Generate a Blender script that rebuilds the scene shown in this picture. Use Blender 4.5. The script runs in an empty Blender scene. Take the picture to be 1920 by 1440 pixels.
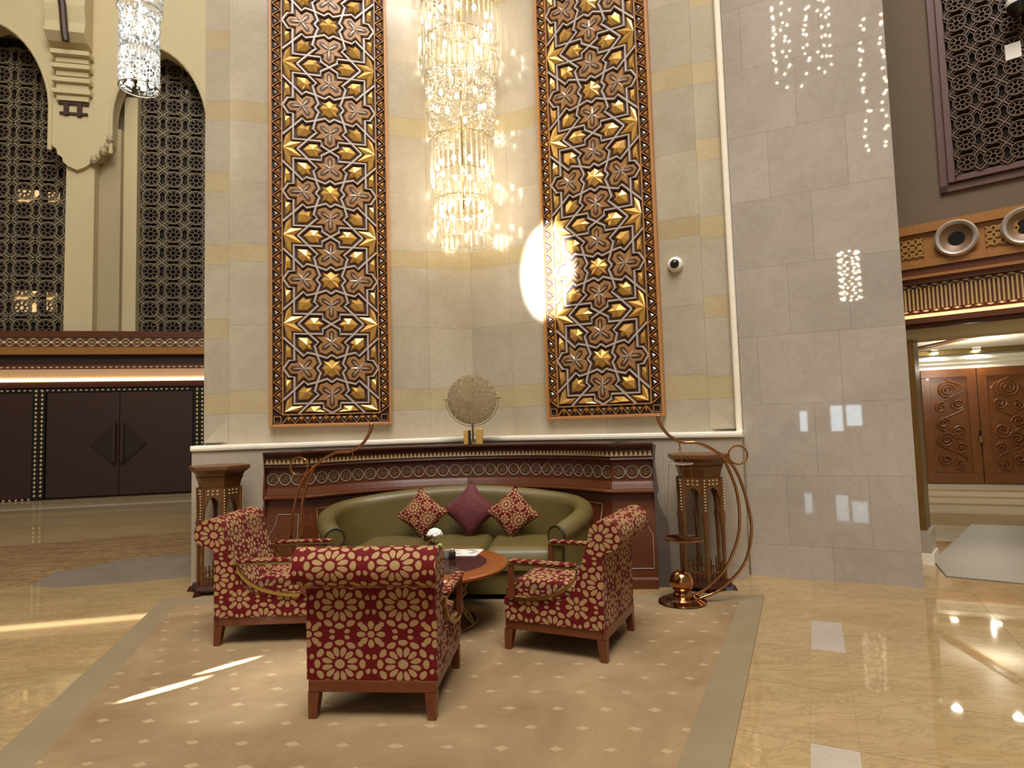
import bpy, bmesh, math, random
from math import sin, cos, pi, radians, sqrt, atan2
from mathutils import Vector, Matrix
random.seed(7)
SC = bpy.context.scene
COL = SC.collection

# ------------------------------------------------------------------ camera
FPX, PITCH, ROLL, CAMH = 1150.0, 0.066, 0.0289, 1.5
cd = bpy.data.cameras.new('camera')
cd.sensor_width = 36.0
cd.lens = FPX / 1920 * 36.0
cd.clip_end = 200
cam = bpy.data.objects.new('camera', cd)
COL.objects.link(cam)
_F = Vector((0, cos(PITCH), sin(PITCH)))
_R0 = Vector((1, 0, 0))
_U0 = _R0.cross(_F)
_R = _R0 * cos(ROLL) - _U0 * sin(ROLL)
_U = _U0 * cos(ROLL) + _R0 * sin(ROLL)
_M = Matrix((_R, _U, -_F)).transposed().to_4x4()
_M.translation = (0, 0, CAMH)
cam.matrix_world = _M
SC.camera = cam

# ------------------------------------------------------------------ world, lights, exposure
SC.view_settings.view_transform = 'Standard'
SC.view_settings.look = 'None'
SC.view_settings.exposure = 0.0
SC.view_settings.gamma = 1.0
SC.view_settings.use_curve_mapping = False
SC.cycles.use_denoising = True
SC.cycles.max_bounces = 8
SC.cycles.sample_clamp_indirect = 6.0
SC.cycles.caustics_reflective = False
SC.cycles.caustics_refractive = False
wd = bpy.data.worlds.new('world')
SC.world = wd
wd.use_nodes = True
wb = wd.node_tree.nodes['Background']
wb.inputs[0].default_value = (1.0, 0.89, 0.74, 1)
wb.inputs[1].default_value = 0.21


def light(name, kind, loc, energy, color, target=None, **kw):
    l = bpy.data.lights.new(name, kind)
    l.energy = energy
    l.color = color
    for k, v in kw.items():
        setattr(l, k, v)
    o = bpy.data.objects.new(name, l)
    COL.objects.link(o)
    o.location = loc
    if target is not None:
        d = Vector(target) - Vector(loc)
        o.rotation_euler = d.to_track_quat('-Z', 'Y').to_euler()
    return o


# the atrium's skylight, above and behind the viewer
light('atrium_skylight', 'AREA', (0.5, -3.0, 18.0), 4200, (1.0, 0.95, 0.88), (0.3, 5.0, 1.0), shape='RECTANGLE', size=10.0, size_y=8.0)
light('hall_fill', 'AREA', (-8.5, 9.0, 17.0), 240, (1.0, 0.93, 0.78), (-9.5, 15.5, 10.0), shape='RECTANGLE', size=5.0, size_y=4.0)  # added fill that brightens the upper arcade wall, no fixture behind it
# daylight shafts through the entrance windows behind the viewer
s1 = light('daylight_shaft_wall', 'SPOT', (-3.2, -5.0, 5.2), 120000, (0.90, 0.96, 1.0), (0.45, 6.84, 3.21), spot_size=radians(5.3), spot_blend=0.5, shadow_soft_size=0.05)
s1.scale = (0.60, 1.0, 1.0)
for tgt, sz in (((-1.84, 4.06, 0.0), 1.05), ((-2.06, 3.72, 0.0), 1.45)):
    s2 = light('daylight_shaft_floor', 'SPOT', (-7.5, -1.5, 3.4), 110000, (0.90, 0.97, 1.0), tgt, spot_size=radians(sz), spot_blend=0.35, shadow_soft_size=0.02)
    s2.scale = (0.34, 1.0, 1.0)
s3 = light('daylight_shaft_floor', 'SPOT', (-7.5, -1.5, 3.4), 6500, (0.93, 0.97, 1.0), (-1.45, 3.75, 0.0), spot_size=radians(8.0), spot_blend=1.0, shadow_soft_size=0.03)
s3.scale = (1.0, 0.5, 1.0)

# ------------------------------------------------------------------ frames
CN = (-0.4577, 7.2822)               # inner corner of the marble niche
RN, RL, RR = radians(-5.17), radians(15.65), radians(-25.98)


def W(a, b, z=0.0):                   # niche axes: a to the right, b out of the corner towards the room
    return Vector((CN[0] + a * cos(RN) + b * sin(RN), CN[1] + a * sin(RN) - b * cos(RN), z))


# ------------------------------------------------------------------ object helpers
def empty(name, loc=(0, 0, 0), rz=0.0, parent=None):
    o = bpy.data.objects.new(name, None)
    COL.objects.link(o)
    o.location = loc
    o.rotation_euler = (0, 0, rz)
    o.parent = parent
    o.empty_display_size = 0.1
    return o


def tag(o, label=None, cat=None, group=None, kind=None):
    if label: o['label'] = label
    if cat: o['category'] = cat
    if group: o['group'] = group
    if kind: o['kind'] = kind
    return o


def inst(name, mesh, parent=None, loc=(0, 0, 0), rot=(0, 0, 0)):
    o = bpy.data.objects.new(name, mesh)
    COL.objects.link(o)
    o.parent = parent
    o.location = loc
    o.rotation_euler = rot
    return o


class MB:
    def __init__(s):
        s.v, s.f, s.m, s.uv = [], [], [], []

    def face(s, pts, m=0, uv=None):
        n = len(s.v)
        s.v += [tuple(p) for p in pts]
        s.f.append(tuple(range(n, n + len(pts))))
        s.m.append(m)
        s.uv.append(uv)
        return s

    def grid(s, rows, m=0, close_u=False, close_v=False, uvs=None):
        """rows: list of equal-length point lists"""
        n0 = len(s.v)
        nr, nc = len(rows), len(rows[0])
        for r in rows: s.v += [tuple(p) for p in r]
        for i in range(nr if close_v else nr - 1):
            for j in range(nc if close_u else nc - 1):
                i2, j2 = (i + 1) % nr, (j + 1) % nc
                s.f.append((n0 + i * nc + j, n0 + i * nc + j2, n0 + i2 * nc + j2, n0 + i2 * nc + j))
                s.m.append(m)
                s.uv.append([uvs[i][j], uvs[i][j + 1 if not close_u else j + 1], uvs[i + 1][j + 1], uvs[i + 1][j]] if uvs else None)
        return s

    def box(s, x0, x1, y0, y1, z0, z1, m=0):
        P = [(x0, y0, z0), (x1, y0, z0), (x1, y1, z0), (x0, y1, z0), (x0, y0, z1), (x1, y0, z1), (x1, y1, z1), (x0, y1, z1)]
        n = len(s.v)
        s.v += P
        for q in ((0, 3, 2, 1), (4, 5, 6, 7), (0, 1, 5, 4), (1, 2, 6, 5), (2, 3, 7, 6), (3, 0, 4, 7)):
            s.f.append(tuple(n + k for k in q)); s.m.append(m)
            a = [P[k] for k in q]
            ax = (max(p[0] for p in a) - min(p[0] for p in a) < 1e-9, max(p[1] for p in a) - min(p[1] for p in a) < 1e-9)
            s.uv.append([((p[1] if ax[0] else p[0]), (p[1] if (not ax[0] and not ax[1]) else p[2])) for p in a])
        return s

    def prism(s, pts, off, m=0, m_side=None):
        """polygon (3D points) extruded by vector off"""
        n = len(s.v); k = len(pts)
        q = [(p[0] + off[0], p[1] + off[1], p[2] + off[2]) for p in pts]
        s.v += [tuple(p) for p in pts] + q
        s.f.append(tuple(range(n, n + k))); s.m.append(m); s.uv.append(None)
        s.f.append(tuple(range(n + 2 * k - 1, n + k - 1, -1))); s.m.append(m); s.uv.append(None)
        for i in range(k):
            j = (i + 1) % k
            s.f.append((n + i, n + j, n + k + j, n + k + i)); s.m.append(m if m_side is None else m_side); s.uv.append(None)
        return s

    def tube(s, path, r, seg=8, m=0, closed=False, caps=True):
        P = [Vector(p) for p in path]
        n = len(P)
        T = []
        for i in range(n):
            a = P[(i - 1) % n] if (closed or i > 0) else P[i]
            b = P[(i + 1) % n] if (closed or i < n - 1) else P[i]
            T.append((b - a).normalized())
        up = Vector((0, 0, 1)) if abs(T[0].z) < 0.9 else Vector((1, 0, 0))
        N = (up - T[0] * up.dot(T[0])).normalized()
        rows = []
        for i in range(n):
            N = (N - T[i] * N.dot(T[i])).normalized()
            B = T[i].cross(N)
            rr = r[i] if isinstance(r, (list, tuple)) else r
            rows.append([P[i] + (N * cos(2 * pi * k / seg) + B * sin(2 * pi * k / seg)) * rr for k in range(seg)])
        s.grid(rows, m, close_u=True, close_v=closed)
        if caps and not closed:
            s.face(rows[0][::-1], m); s.face(rows[-1], m)
        return s

    def lathe(s, prof, seg=24, c=(0, 0, 0), m=0, caps=True, sx=1.0, a0=0.0):
        rows = []
        for (r, z) in prof:
            rows.append([(c[0] + r * sx * cos(a0 + 2 * pi * k / seg), c[1] + r * sin(a0 + 2 * pi * k / seg), c[2] + z) for k in range(seg)])
        s.grid(rows, m, close_u=True)
        if caps:
            if prof[0][0] > 1e-4: s.face(rows[0][::-1], m)
            if prof[-1][0] > 1e-4: s.face(rows[-1], m)
        return s

    def sphere(s, c, r, seg=12, rings=8, m=0, sz=1.0):
        prof = [(max(1e-5, r * sin(pi * i / rings)), -r * sz * cos(pi * i / rings)) for i in range(rings + 1)]
        return s.lathe(prof, seg, c, m, caps=False)

    def mesh(s, name, mats, smooth=False, bevel=0.0, merge=False, angle=40):
        me = bpy.data.meshes.new(name)
        me.from_pydata(s.v, [], s.f)
        if not isinstance(mats, (list, tuple)): mats = [mats]
        for mt in mats: me.materials.append(mt)
        me.polygons.foreach_set('material_index', s.m)
        if any(u is not None for u in s.uv):
            ul = me.uv_layers.new(name='UVMap')
            i = 0
            for f, u in zip(s.f, s.uv):
                for k in range(len(f)):
                    if u is not None: ul.data[i].uv = u[k]
                    i += 1
        bm = bmesh.new()
        bm.from_mesh(me)
        if merge: bmesh.ops.remove_doubles(bm, verts=bm.verts, dist=1e-5)
        bmesh.ops.recalc_face_normals(bm, faces=bm.faces)
        if bevel > 0:
            ed = [e for e in bm.edges if len(e.link_faces) == 2 and e.calc_face_angle(0) > radians(30)]
            bmesh.ops.bevel(bm, geom=ed, offset=bevel, segments=2, profile=0.5, affect='EDGES', clamp_overlap=True)
        bm.to_mesh(me)
        bm.free()
        if smooth:
            me.polygons.foreach_set('use_smooth', [True] * len(me.polygons))
            try:
                me.set_sharp_from_angle(angle=radians(angle))
            except Exception:
                pass
        me.update()
        return me

    def build(s, name, mats, parent=None, loc=(0, 0, 0), rot=(0, 0, 0), **kw):
        return inst(name, s.mesh(name, mats, **kw), parent, loc, rot)


def arc(cx, cy, r, a0, a1, n, ry=None):
    ry = r if ry is None else ry
    return [(cx + r * cos(radians(a0 + (a1 - a0) * i / n)), cy + ry * sin(radians(a0 + (a1 - a0) * i / n))) for i in range(n + 1)]


def spline(pts, n=8, closed=False):
    """Catmull-Rom through points"""
    P = [Vector(p) for p in pts]
    out = []
    k = len(P)
    for i in range(k if closed else k - 1):
        p0 = P[(i - 1) % k] if (closed or i > 0) else P[0] * 2 - P[1]
        p1, p2 = P[i], P[(i + 1) % k]
        p3 = P[(i + 2) % k] if (closed or i + 2 < k) else P[-1] * 2 - P[-2]
        for j in range(n):
            t = j / n
            out.append(0.5 * ((2 * p1) + (p2 - p0) * t + (2 * p0 - 5 * p1 + 4 * p2 - p3) * t * t + (3 * p1 - p0 - 3 * p2 + p3) * t ** 3))
    if not closed: out.append(P[-1])
    return out


def inset(poly, d):
    """offset a simple 2D polygon inwards by d"""
    n = len(poly)
    A = sum(poly[i][0] * poly[(i + 1) % n][1] - poly[(i + 1) % n][0] * poly[i][1] for i in range(n))
    if A < 0: poly = poly[::-1]
    out = []
    for i in range(n):
        p, c, q = Vector(poly[i - 1]), Vector(poly[i]), Vector(poly[(i + 1) % n])
        e1, e2 = (c - p).normalized(), (q - c).normalized()
        n1, n2 = Vector((-e1.y, e1.x)), Vector((-e2.y, e2.x))
        den = 1 + n1.dot(n2)
        mv = (n1 + n2) * (d / max(den, 0.35))
        out.append((c.x + mv.x, c.y + mv.y))
    return out


# ------------------------------------------------------------------ material helpers
class NT:
    def __init__(s, name):
        s.mat = bpy.data.materials.new(name)
        s.mat.use_nodes = True
        s.nt = s.mat.node_tree
        s.b = s.nt.nodes['Principled BSDF']

    def n(s, t, **kw):
        nd = s.nt.nodes.new(t)
        for k, v in kw.items(): setattr(nd, k, v)
        return nd

    def set(s, sock, v):
        if hasattr(v, 'is_output') or isinstance(v, bpy.types.NodeSocket): s.nt.links.new(v, sock)
        else: sock.default_value = v

    def M(s, op, a, b=0.0, c=None, clamp=False):
        nd = s.n('ShaderNodeMath', operation=op, use_clamp=clamp)
        s.set(nd.inputs[0], a); s.set(nd.inputs[1], b)
        if c is not None: s.set(nd.inputs[2], c)
        return nd.outputs[0]

    def mix(s, f, a, b):
        nd = s.n('ShaderNodeMix', data_type='RGBA')
        s.set(nd.inputs[0], f)
        s.set(nd.inputs[6], (*a, 1) if isinstance(a, tuple) and len(a) == 3 else a)
        s.set(nd.inputs[7], (*b, 1) if isinstance(b, tuple) and len(b) == 3 else b)
        return nd.outputs[2]

    def noise(s, scale, detail=4, vec=None, rough=0.55, dist=0.0):
        nd = s.n('ShaderNodeTexNoise')
        nd.inputs['Scale'].default_value = scale
        nd.inputs['Detail'].default_value = detail
        nd.inputs['Roughness'].default_value = rough
        nd.inputs['Distortion'].default_value = dist
        if vec is not None: s.nt.links.new(vec, nd.inputs['Vector'])
        return nd.outputs['Fac']

    def coord(s, which='Object'):
        return s.n('ShaderNodeTexCoord').outputs[which]

    def pos(s):
        return s.n('ShaderNodeNewGeometry').outputs['Position']

    def mapping(s, vec, scale=(1, 1, 1), rot=(0, 0, 0), loc=(0, 0, 0)):
        nd = s.n('ShaderNodeMapping')
        s.nt.links.new(vec, nd.inputs['Vector'])
        nd.inputs['Scale'].default_value = scale
        nd.inputs['Rotation'].default_value = rot
        nd.inputs['Location'].default_value = loc
        return nd.outputs['Vector']

    def ramp(s, fac, stops):
        nd = s.n('ShaderNodeValToRGB')
        s.nt.links.new(fac, nd.inputs['Fac'])
        el = nd.color_ramp.elements
        while len(el) > len(stops): el.remove(el[-1])
        while len(el) < len(stops): el.new(0.5)
        for e, (p, c) in zip(el, stops):
            e.position = p
            e.color = (*c, 1) if len(c) == 3 else c
        return nd.outputs['Color']

    def bump(s, h, strength=0.3, dist=0.01):
        nd = s.n('ShaderNodeBump')
        nd.inputs['Strength'].default_value = strength
        nd.inputs['Distance'].default_value = dist
        s.nt.links.new(h, nd.inputs['Height'])
        s.nt.links.new(nd.outputs['Normal'], s.b.inputs['Normal'])

    def out(s, color=None, rough=None, metal=None, **kw):
        if color is not None: s.set(s.b.inputs['Base Color'], (*color, 1) if isinstance(color, tuple) and len(color) == 3 else color)
        if rough is not None: s.set(s.b.inputs['Roughness'], rough)
        if metal is not None: s.set(s.b.inputs['Metallic'], metal)
        for k, v in kw.items(): s.set(s.b.inputs[k.replace('_', ' ')], v)
        return s.mat


def lin(r, g, b):
    f = lambda c: (c / 255 / 12.92) if c / 255 <= 0.04045 else ((c / 255 + 0.055) / 1.055) ** 2.4
    return (f(r), f(g), f(b))


def plain(name, rgb, rough=0.5, metal=0.0, var=0.12, scale=12.0, **kw):
    t = NT(name)
    c = lin(*rgb)
    f = t.noise(scale, 3, t.coord())
    col = t.mix(f, tuple(x * (1 - var) for x in c), tuple(min(1, x * (1 + var)) for x in c))
    return t.out(col, rough, metal, **kw)


def marble(name, a, b, vein, rough=0.12, scale=1.3, rand=0.25, streak=None, spec=0.5, objrand=True, vstr=0.14):
    t = NT(name)
    p = t.pos()
    if streak: p = t.mapping(p, scale=streak[0], rot=streak[1])
    f = t.noise(scale, 6, p, 0.6, 0.6)
    col = t.mix(t.M('MULTIPLY_ADD', f, 2.2, -0.6, True), lin(*a), lin(*b))
    v = t.noise(scale * 2.3, 8, p, 0.68, 1.6)
    v = t.M('ABSOLUTE', t.M('SUBTRACT', v, 0.5))
    v = t.M('SUBTRACT', 1.0, t.M('MULTIPLY', v, 22.0), None, True)
    col = t.mix(t.M('MULTIPLY', v, vstr), col, lin(*vein))
    g = t.noise(40, 3, t.pos())
    col = t.mix(t.M('MULTIPLY', g, 0.18), col, lin(*vein))
    if objrand:
        r = t.n('ShaderNodeObjectInfo').outputs['Random']
        hs = t.n('ShaderNodeHueSaturation')
        t.set(hs.inputs['Value'], t.M('MULTIPLY_ADD', r, rand, 1 - rand / 2))
        t.set(hs.inputs['Color'], col)
        col = hs.outputs['Color']
    return t.out(col, rough, 0.0, Specular_IOR_Level=spec)


def wood(name, a, b, rough=0.35, scale=1.0, coat=0.0, axis=(1, 1, 12)):
    t = NT(name)
    p = t.mapping(t.coord(), scale=(axis[0] * 6 * scale, axis[1] * 6 * scale, axis[2] * 0.25 * scale))
    f = t.noise(3.0, 6, p, 0.6, 1.2)
    g = t.noise(60, 2, p)
    col = t.mix(t.M('MULTIPLY_ADD', f, 1.8, -0.4, True), lin(*a), lin(*b))
    col = t.mix(t.M('MULTIPLY', g, 0.25), col, tuple(x * 0.5 for x in lin(*a)))
    t.bump(f, 0.06, 0.01)
    return t.out(col, rough, 0.0, Coat_Weight=coat)


def fabric(name, px, py, red, redhi, gold):
    """woven rosettes: a disc, a ring of twelve petals, a ring of twelve outer leaves, fillers at the corners"""
    t = NT(name)
    sep = t.n('ShaderNodeSeparateXYZ')
    t.nt.links.new(t.coord('UV'), sep.inputs[0])
    X, Y = t.M('DIVIDE', sep.outputs[0], px), t.M('DIVIDE', sep.outputs[1], py)
    masks = []

    def polar(ox, oy):
        u = t.M('SUBTRACT', t.M('FRACT', t.M('ADD', X, ox + 20)), 0.5)
        v = t.M('SUBTRACT', t.M('FRACT', t.M('ADD', Y, oy + 20)), 0.5)
        r = t.M('SQRT', t.M('ADD', t.M('MULTIPLY', u, u), t.M('MULTIPLY', v, v)))
        return r, t.M('ARCTAN2', v, u)

    def ring(r, th, k, ph, rc, rw, tw):
        fr = t.M('SUBTRACT', t.M('FRACT', t.M('ADD', t.M('MULTIPLY', th, k / (2 * pi)), 20 + ph)), 0.5)
        tau = t.M('MULTIPLY', t.M('MULTIPLY', fr, 2 * pi / k), r)
        a = t.M('DIVIDE', t.M('SUBTRACT', r, rc), rw)
        # teardrop: wider outwards
        wv = t.M('MULTIPLY_ADD', a, 0.3 * tw, tw)
        b = t.M('DIVIDE', tau, wv)
        d = t.M('ADD', t.M('MULTIPLY', a, a), t.M('MULTIPLY', b, b))
        masks.append(t.M('LESS_THAN', d, 1.0))

    r, th = polar(0.0, 0.0)
    masks.append(t.M('LESS_THAN', r, 0.078))
    ring(r, th, 12, 0.0, 0.205, 0.084, 0.043)
    ring(r, th, 12, 0.5, 0.358, 0.050, 0.074)
    ring(r, th, 12, 0.0, 0.462, 0.036, 0.044)
    r2, t2 = polar(0.5, 0.5)
    masks.append(t.M('LESS_THAN', r2, 0.056))
    ring(r2, t2, 8, 0.5, 0.155, 0.070, 0.046)
    m = masks[0]
    for k in masks[1:]: m = t.M('MAXIMUM', m, k)
    nz = t.noise(90, 3, t.coord('UV'))
    base = t.mix(nz, lin(*red), lin(*redhi))
    gd = t.mix(nz, tuple(x * 0.8 for x in lin(*gold)), lin(*gold))
    col = t.mix(m, base, gd)
    t.bump(t.M('ADD', m, t.M('MULTIPLY', nz, 0.4)), 0.5, 0.004)
    return t.out(col, 0.8, 0.0, Sheen_Weight=0.03, Specular_IOR_Level=0.2)


def emis(name, rgb, strength):
    t = NT(name)
    return t.out(rgb, 0.5, 0.0, Emission_Color=(*rgb, 1), Emission_Strength=strength)


def crystal(name, rgb=(1, 1, 1), clear=0.55, rough=0.04):
    t = NT(name)
    nt = t.nt
    tr = t.n('ShaderNodeBsdfTransparent'); tr.inputs[0].default_value = (0.97, 0.96, 0.93, 1)
    gl = t.n('ShaderNodeBsdfGlossy'); gl.inputs['Color'].default_value = (*rgb, 1); gl.inputs['Roughness'].default_value = rough
    tl = t.n('ShaderNodeBsdfTranslucent'); tl.inputs[0].default_value = (*rgb, 1)
    m1 = t.n('ShaderNodeMixShader'); m1.inputs[0].default_value = 0.45
    nt.links.new(gl.outputs[0], m1.inputs[1]); nt.links.new(tl.outputs[0], m1.inputs[2])
    m2 = t.n('ShaderNodeMixShader'); m2.inputs[0].default_value = clear
    nt.links.new(m1.outputs[0], m2.inputs[1]); nt.links.new(tr.outputs[0], m2.inputs[2])
    nt.links.new(m2.outputs[0], nt.nodes['Material Output'].inputs[0])
    return t.mat


MAT = {}
MAT['niche'] = marble('niche_marble', (188, 177, 158), (170, 157, 136), (138, 123, 102), 0.13, 1.1, 0.12)
MAT['yellow'] = marble('yellow_marble', (188, 172, 136), (176, 158, 121), (150, 130, 94), 0.15, 2.2, 0.10)
MAT['pier'] = marble('pier_marble', (181, 171, 160), (160, 150, 138), (124, 112, 100), 0.025, 0.9, 0.16)
MAT['dado'] = marble('dado_marble', (184, 172, 155), (166, 153, 135), (150, 134, 114), 0.13, 1.2, 0.06)
MAT['rail'] = marble('rail_marble', (250, 242, 226), (240, 230, 210), (200, 186, 160), 0.10, 2.0, 0.0)
MAT['tan'] = marble('tan_floor_marble', (184, 158, 114), (160, 134, 93), (104, 78, 46), 0.03, 1.3, 0.14, vstr=0.30, streak=((1, 2.6, 1), (0, 0, RR)))
MAT['greytile'] = marble('grey_floor_marble', (188, 176, 160), (170, 158, 142), (140, 126, 110), 0.06, 1.4, 0.05)
MAT['greyband'] = marble('grey_border_marble', (150, 138, 124), (134, 122, 106), (104, 92, 76), 0.08, 1.4, 0.05)
MAT['whitefloor'] = marble('pale_floor_marble', (226, 218, 200), (206, 196, 174), (180, 160, 122), 0.10, 0.8, 0.20)
MAT['stripe'] = marble('striped_floor_marble', (166, 148, 114), (142, 124, 92), (104, 84, 56), 0.22, 0.8, 0.30, streak=((0.5, 3.0, 1), (0, 0, radians(12))))
MAT['darkinlay'] = marble('dark_floor_marble', (170, 138, 98), (140, 108, 70), (50, 32, 18), 0.25, 1.4, 0.2, vstr=0.7, streak=((0.7, 3.4, 1), (0, 0, radians(16))))
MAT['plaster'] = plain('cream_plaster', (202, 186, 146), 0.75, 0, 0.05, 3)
MAT['plaster_shaded'] = plain('shaded_plaster', (176, 160, 124), 0.75, 0, 0.05, 3)  # cream plaster darkened: shade of the arcade's set-back faces put into the colour
MAT['rough'] = plain('rough_brown_plaster', (104, 88, 72), 0.9, 0, 0.45, 160)
MAT['mahog'] = wood('mahogany', (80, 38, 16), (104, 53, 24), 0.34, 1.0, 0.05, (3, 3, 3))
MAT['mahog_dark'] = wood('dark_mahogany', (54, 20, 10), (72, 28, 14), 0.34, 1.0, 0.1, (3, 3, 3))
MAT['chairwood'] = wood('chair_wood', (92, 44, 22), (120, 62, 32), 0.32, 1.2, 0.15)
MAT['tablewood'] = wood('table_wood', (140, 74, 26), (172, 98, 40), 0.2, 0.8, 0.35, (1, 6, 4))
MAT['pedwood'] = wood('pedestal_wood', (92, 56, 26), (116, 74, 36), 0.36, 1.4, 0.1)
MAT['corniceW'] = wood('cornice_wood', (142, 94, 42), (166, 114, 56), 0.4, 0.7, 0.05, (8, 8, 8))
MAT['covewood_lit'] = plain('lit_cove_wood', (196, 160, 124), 0.5, 0, 0.1, 10)  # paler wood colour paints in the cove glow on this band
MAT['jambwood'] = wood('jamb_wood', (100, 70, 24), (122, 88, 34), 0.4, 0.7, 0.05)
MAT['corniceD'] = wood('cornice_dark_wood', (82, 40, 18), (104, 54, 26), 0.4, 0.7, 0.05, (8, 8, 8))
MAT['door_dark'] = wood('dark_door_wood', (38, 13, 6), (52, 19, 9), 0.6, 0.5, 0.0)
MAT['plate_dark'] = wood('ebony_plate', (26, 13, 8), (36, 18, 11), 0.45, 0.5, 0.0)
MAT['door_carved'] = wood('carved_door_wood', (104, 58, 22), (130, 76, 32), 0.35, 0.6, 0.15)
MAT['panel_frame'] = wood('panel_frame_wood', (170, 116, 62), (190, 134, 76), 0.4, 0.8, 0.05)
MAT['panel_back'] = plain('panel_dark_ground', (44, 24, 14), 0.6, 0, 0.2, 30)
MAT['panel_mid'] = plain('panel_mid_brown', (122, 84, 50), 0.45, 0, 0.12, 40)
MAT['strap'] = plain('silver_strap', (180, 172, 168), 0.40, 0.15, 0.06, 30)
MAT['gold'] = plain('gold_leaf', (206, 160, 84), 0.30, 0.55, 0.18, 20)
MAT['goldwood'] = plain('gilt_wood', (184, 140, 78), 0.36, 0.3, 0.15, 20)
MAT['goldrim'] = plain('gilt_rim', (146, 100, 52), 0.42, 0.2, 0.15, 20)
MAT['flower'] = plain('flower_wood', (156, 114, 70), 0.38, 0.1, 0.14, 25)
MAT['flower_dark'] = plain('flower_inlay_dark', (62, 38, 24), 0.5, 0, 0.1, 25)
MAT['fabric'] = fabric('rosette_fabric', 0.335, 0.30, (84, 8, 12), (112, 20, 22), (174, 142, 98))
MAT['fabric_cushion'] = fabric('rosette_cushion_fabric', 0.20, 0.20, (84, 11, 14), (108, 24, 24), (176, 140, 97))
_t = NT('burgundy_velvet')
_n = _t.noise(16, 4, _t.coord(), 0.6, 1.0)
_t.bump(_n, 0.5, 0.02)
MAT['burgundy'] = _t.out(_t.mix(_n, lin(78, 20, 27), lin(104, 36, 40)), 0.7, 0, Sheen_Weight=0.15, Sheen_Roughness=0.4)
_t = NT('olive_leather')
_n = _t.noise(5, 4, _t.coord())
_v = _t.noise(140, 3, _t.coord())
_t.bump(_v, 0.12, 0.004)
MAT['leather'] = _t.out(_t.mix(_n, lin(86, 75, 37), lin(110, 95, 53)), 0.42, 0)
MAT['leather_dark'] = plain('dark_olive_leather', (48, 42, 20), 0.5, 0, 0.1, 10)
MAT['copper'] = plain('polished_copper', (182, 132, 90), 0.14, 1.0, 0.05, 10)
MAT['brass'] = plain('polished_brass', (206, 176, 112), 0.22, 1.0, 0.08, 10)
MAT['brass_aged'] = plain('aged_brass', (150, 128, 78), 0.34, 0.9, 0.2, 16)
MAT['pewter'] = None
_t = NT('etched_bronze_disc')
_sx = _t.n('ShaderNodeSeparateXYZ')
_t.nt.links.new(_t.coord(), _sx.inputs[0])
_ang = _t.M('ARCTAN2', _sx.outputs[2], _sx.outputs[0])
_cv = _t.n('ShaderNodeCombineXYZ')
_t.set(_cv.inputs[0], _t.M('MULTIPLY', _ang, 9.0))
_rad = _t.M('SQRT', _t.M('ADD', _t.M('MULTIPLY', _sx.outputs[0], _sx.outputs[0]), _t.M('MULTIPLY', _sx.outputs[2], _sx.outputs[2])))
_t.set(_cv.inputs[1], _t.M('MULTIPLY', _rad, 14.0))
_n = _t.noise(1.6, 6, _cv.outputs[0], 0.7)
_t.bump(_n, 0.5, 0.01)
MAT['disc'] = _t.out(_t.mix(_t.M('MULTIPLY_ADD', _n, 2.4, -0.7, True), lin(104, 86, 58), lin(186, 166, 128)), 0.5, 0.35)
MAT['ivory'] = plain('ivory_inlay', (212, 196, 164), 0.4, 0, 0.08, 60)
MAT['ivory_dim'] = plain('bone_inlay', (190, 168, 124), 0.4, 0, 0.15, 60)
MAT['silverline'] = plain('silver_inlay', (176, 166, 156), 0.35, 0.3, 0.1, 60)
MAT['medal'] = plain('medallion_wood', (78, 48, 24), 0.4, 0, 0.3, 80)
MAT['black'] = plain('black_plastic', (18, 17, 16), 0.25, 0, 0.1, 10)
MAT['white'] = plain('white_plastic', (232, 228, 220), 0.35, 0, 0.03, 10)
MAT['whitepaint'] = plain('white_paint', (228, 224, 208), 0.5, 0, 0.03, 6)
MAT['lattice_l'] = plain('grey_lattice', (124, 110, 86), 0.6, 0, 0.1, 6)
MAT['lattice_in'] = plain('dim_lattice', (82, 68, 52), 0.6, 0, 0.1, 6)
MAT['lattice_r'] = plain('brown_lattice', (84, 60, 38), 0.5, 0, 0.1, 6)
_t = NT('dark_window_glass')
MAT['glassdark'] = _t.out(_t.mix(_t.noise(0.6, 2, _t.coord()), lin(34, 28, 22), lin(50, 42, 34)), 0.06, 0.0, Specular_IOR_Level=0.6)
MAT['windowwood'] = plain('window_frame_wood', (92, 66, 60), 0.45, 0, 0.15, 8)
MAT['mat_grey'] = marble('grey_runner', (140, 127, 112), (124, 112, 96), (104, 92, 78), 0.5, 1.0, 0.0)
MAT['green'] = plain('leaf_green', (58, 82, 38), 0.5, 0, 0.25, 30)
MAT['petalwhite'] = plain('white_petal', (246, 244, 238), 0.6, 0, 0.02, 30)
MAT['petalred'] = plain('red_petal', (150, 24, 34), 0.6, 0, 0.1, 30)
MAT['paper'] = plain('white_paper', (236, 234, 230), 0.5, 0, 0.02, 10)
MAT['glassy'] = crystal('clear_glass', (1, 1, 1), 0.75, 0.02)
MAT['crystal'] = crystal('crystal_rod', (1.0, 0.95, 0.84), 0.52, 0.06)
MAT['bead'] = crystal('crystal_bead', (1.0, 0.96, 0.84), 0.25, 0.12)
MAT['bead_cool'] = crystal('cool_crystal_bead', (0.96, 0.98, 1.0), 0.2, 0.12)
MAT['bulb'] = emis('warm_bulb', (1.0, 0.90, 0.70), 32.0)
MAT['bulb_cool'] = emis('cool_bulb', (1.0, 0.97, 0.9), 12.0)
MAT['cove'] = emis('cove_light', (1.0, 0.70, 0.34), 2.6)
MAT['cove_r'] = emis('amber_cove_light', (1.0, 0.56, 0.24), 1.3)
MAT['downlight'] = emis('downlight', (1.0, 0.95, 0.84), 40.0)
_t = NT('diffuser_cone')
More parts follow.
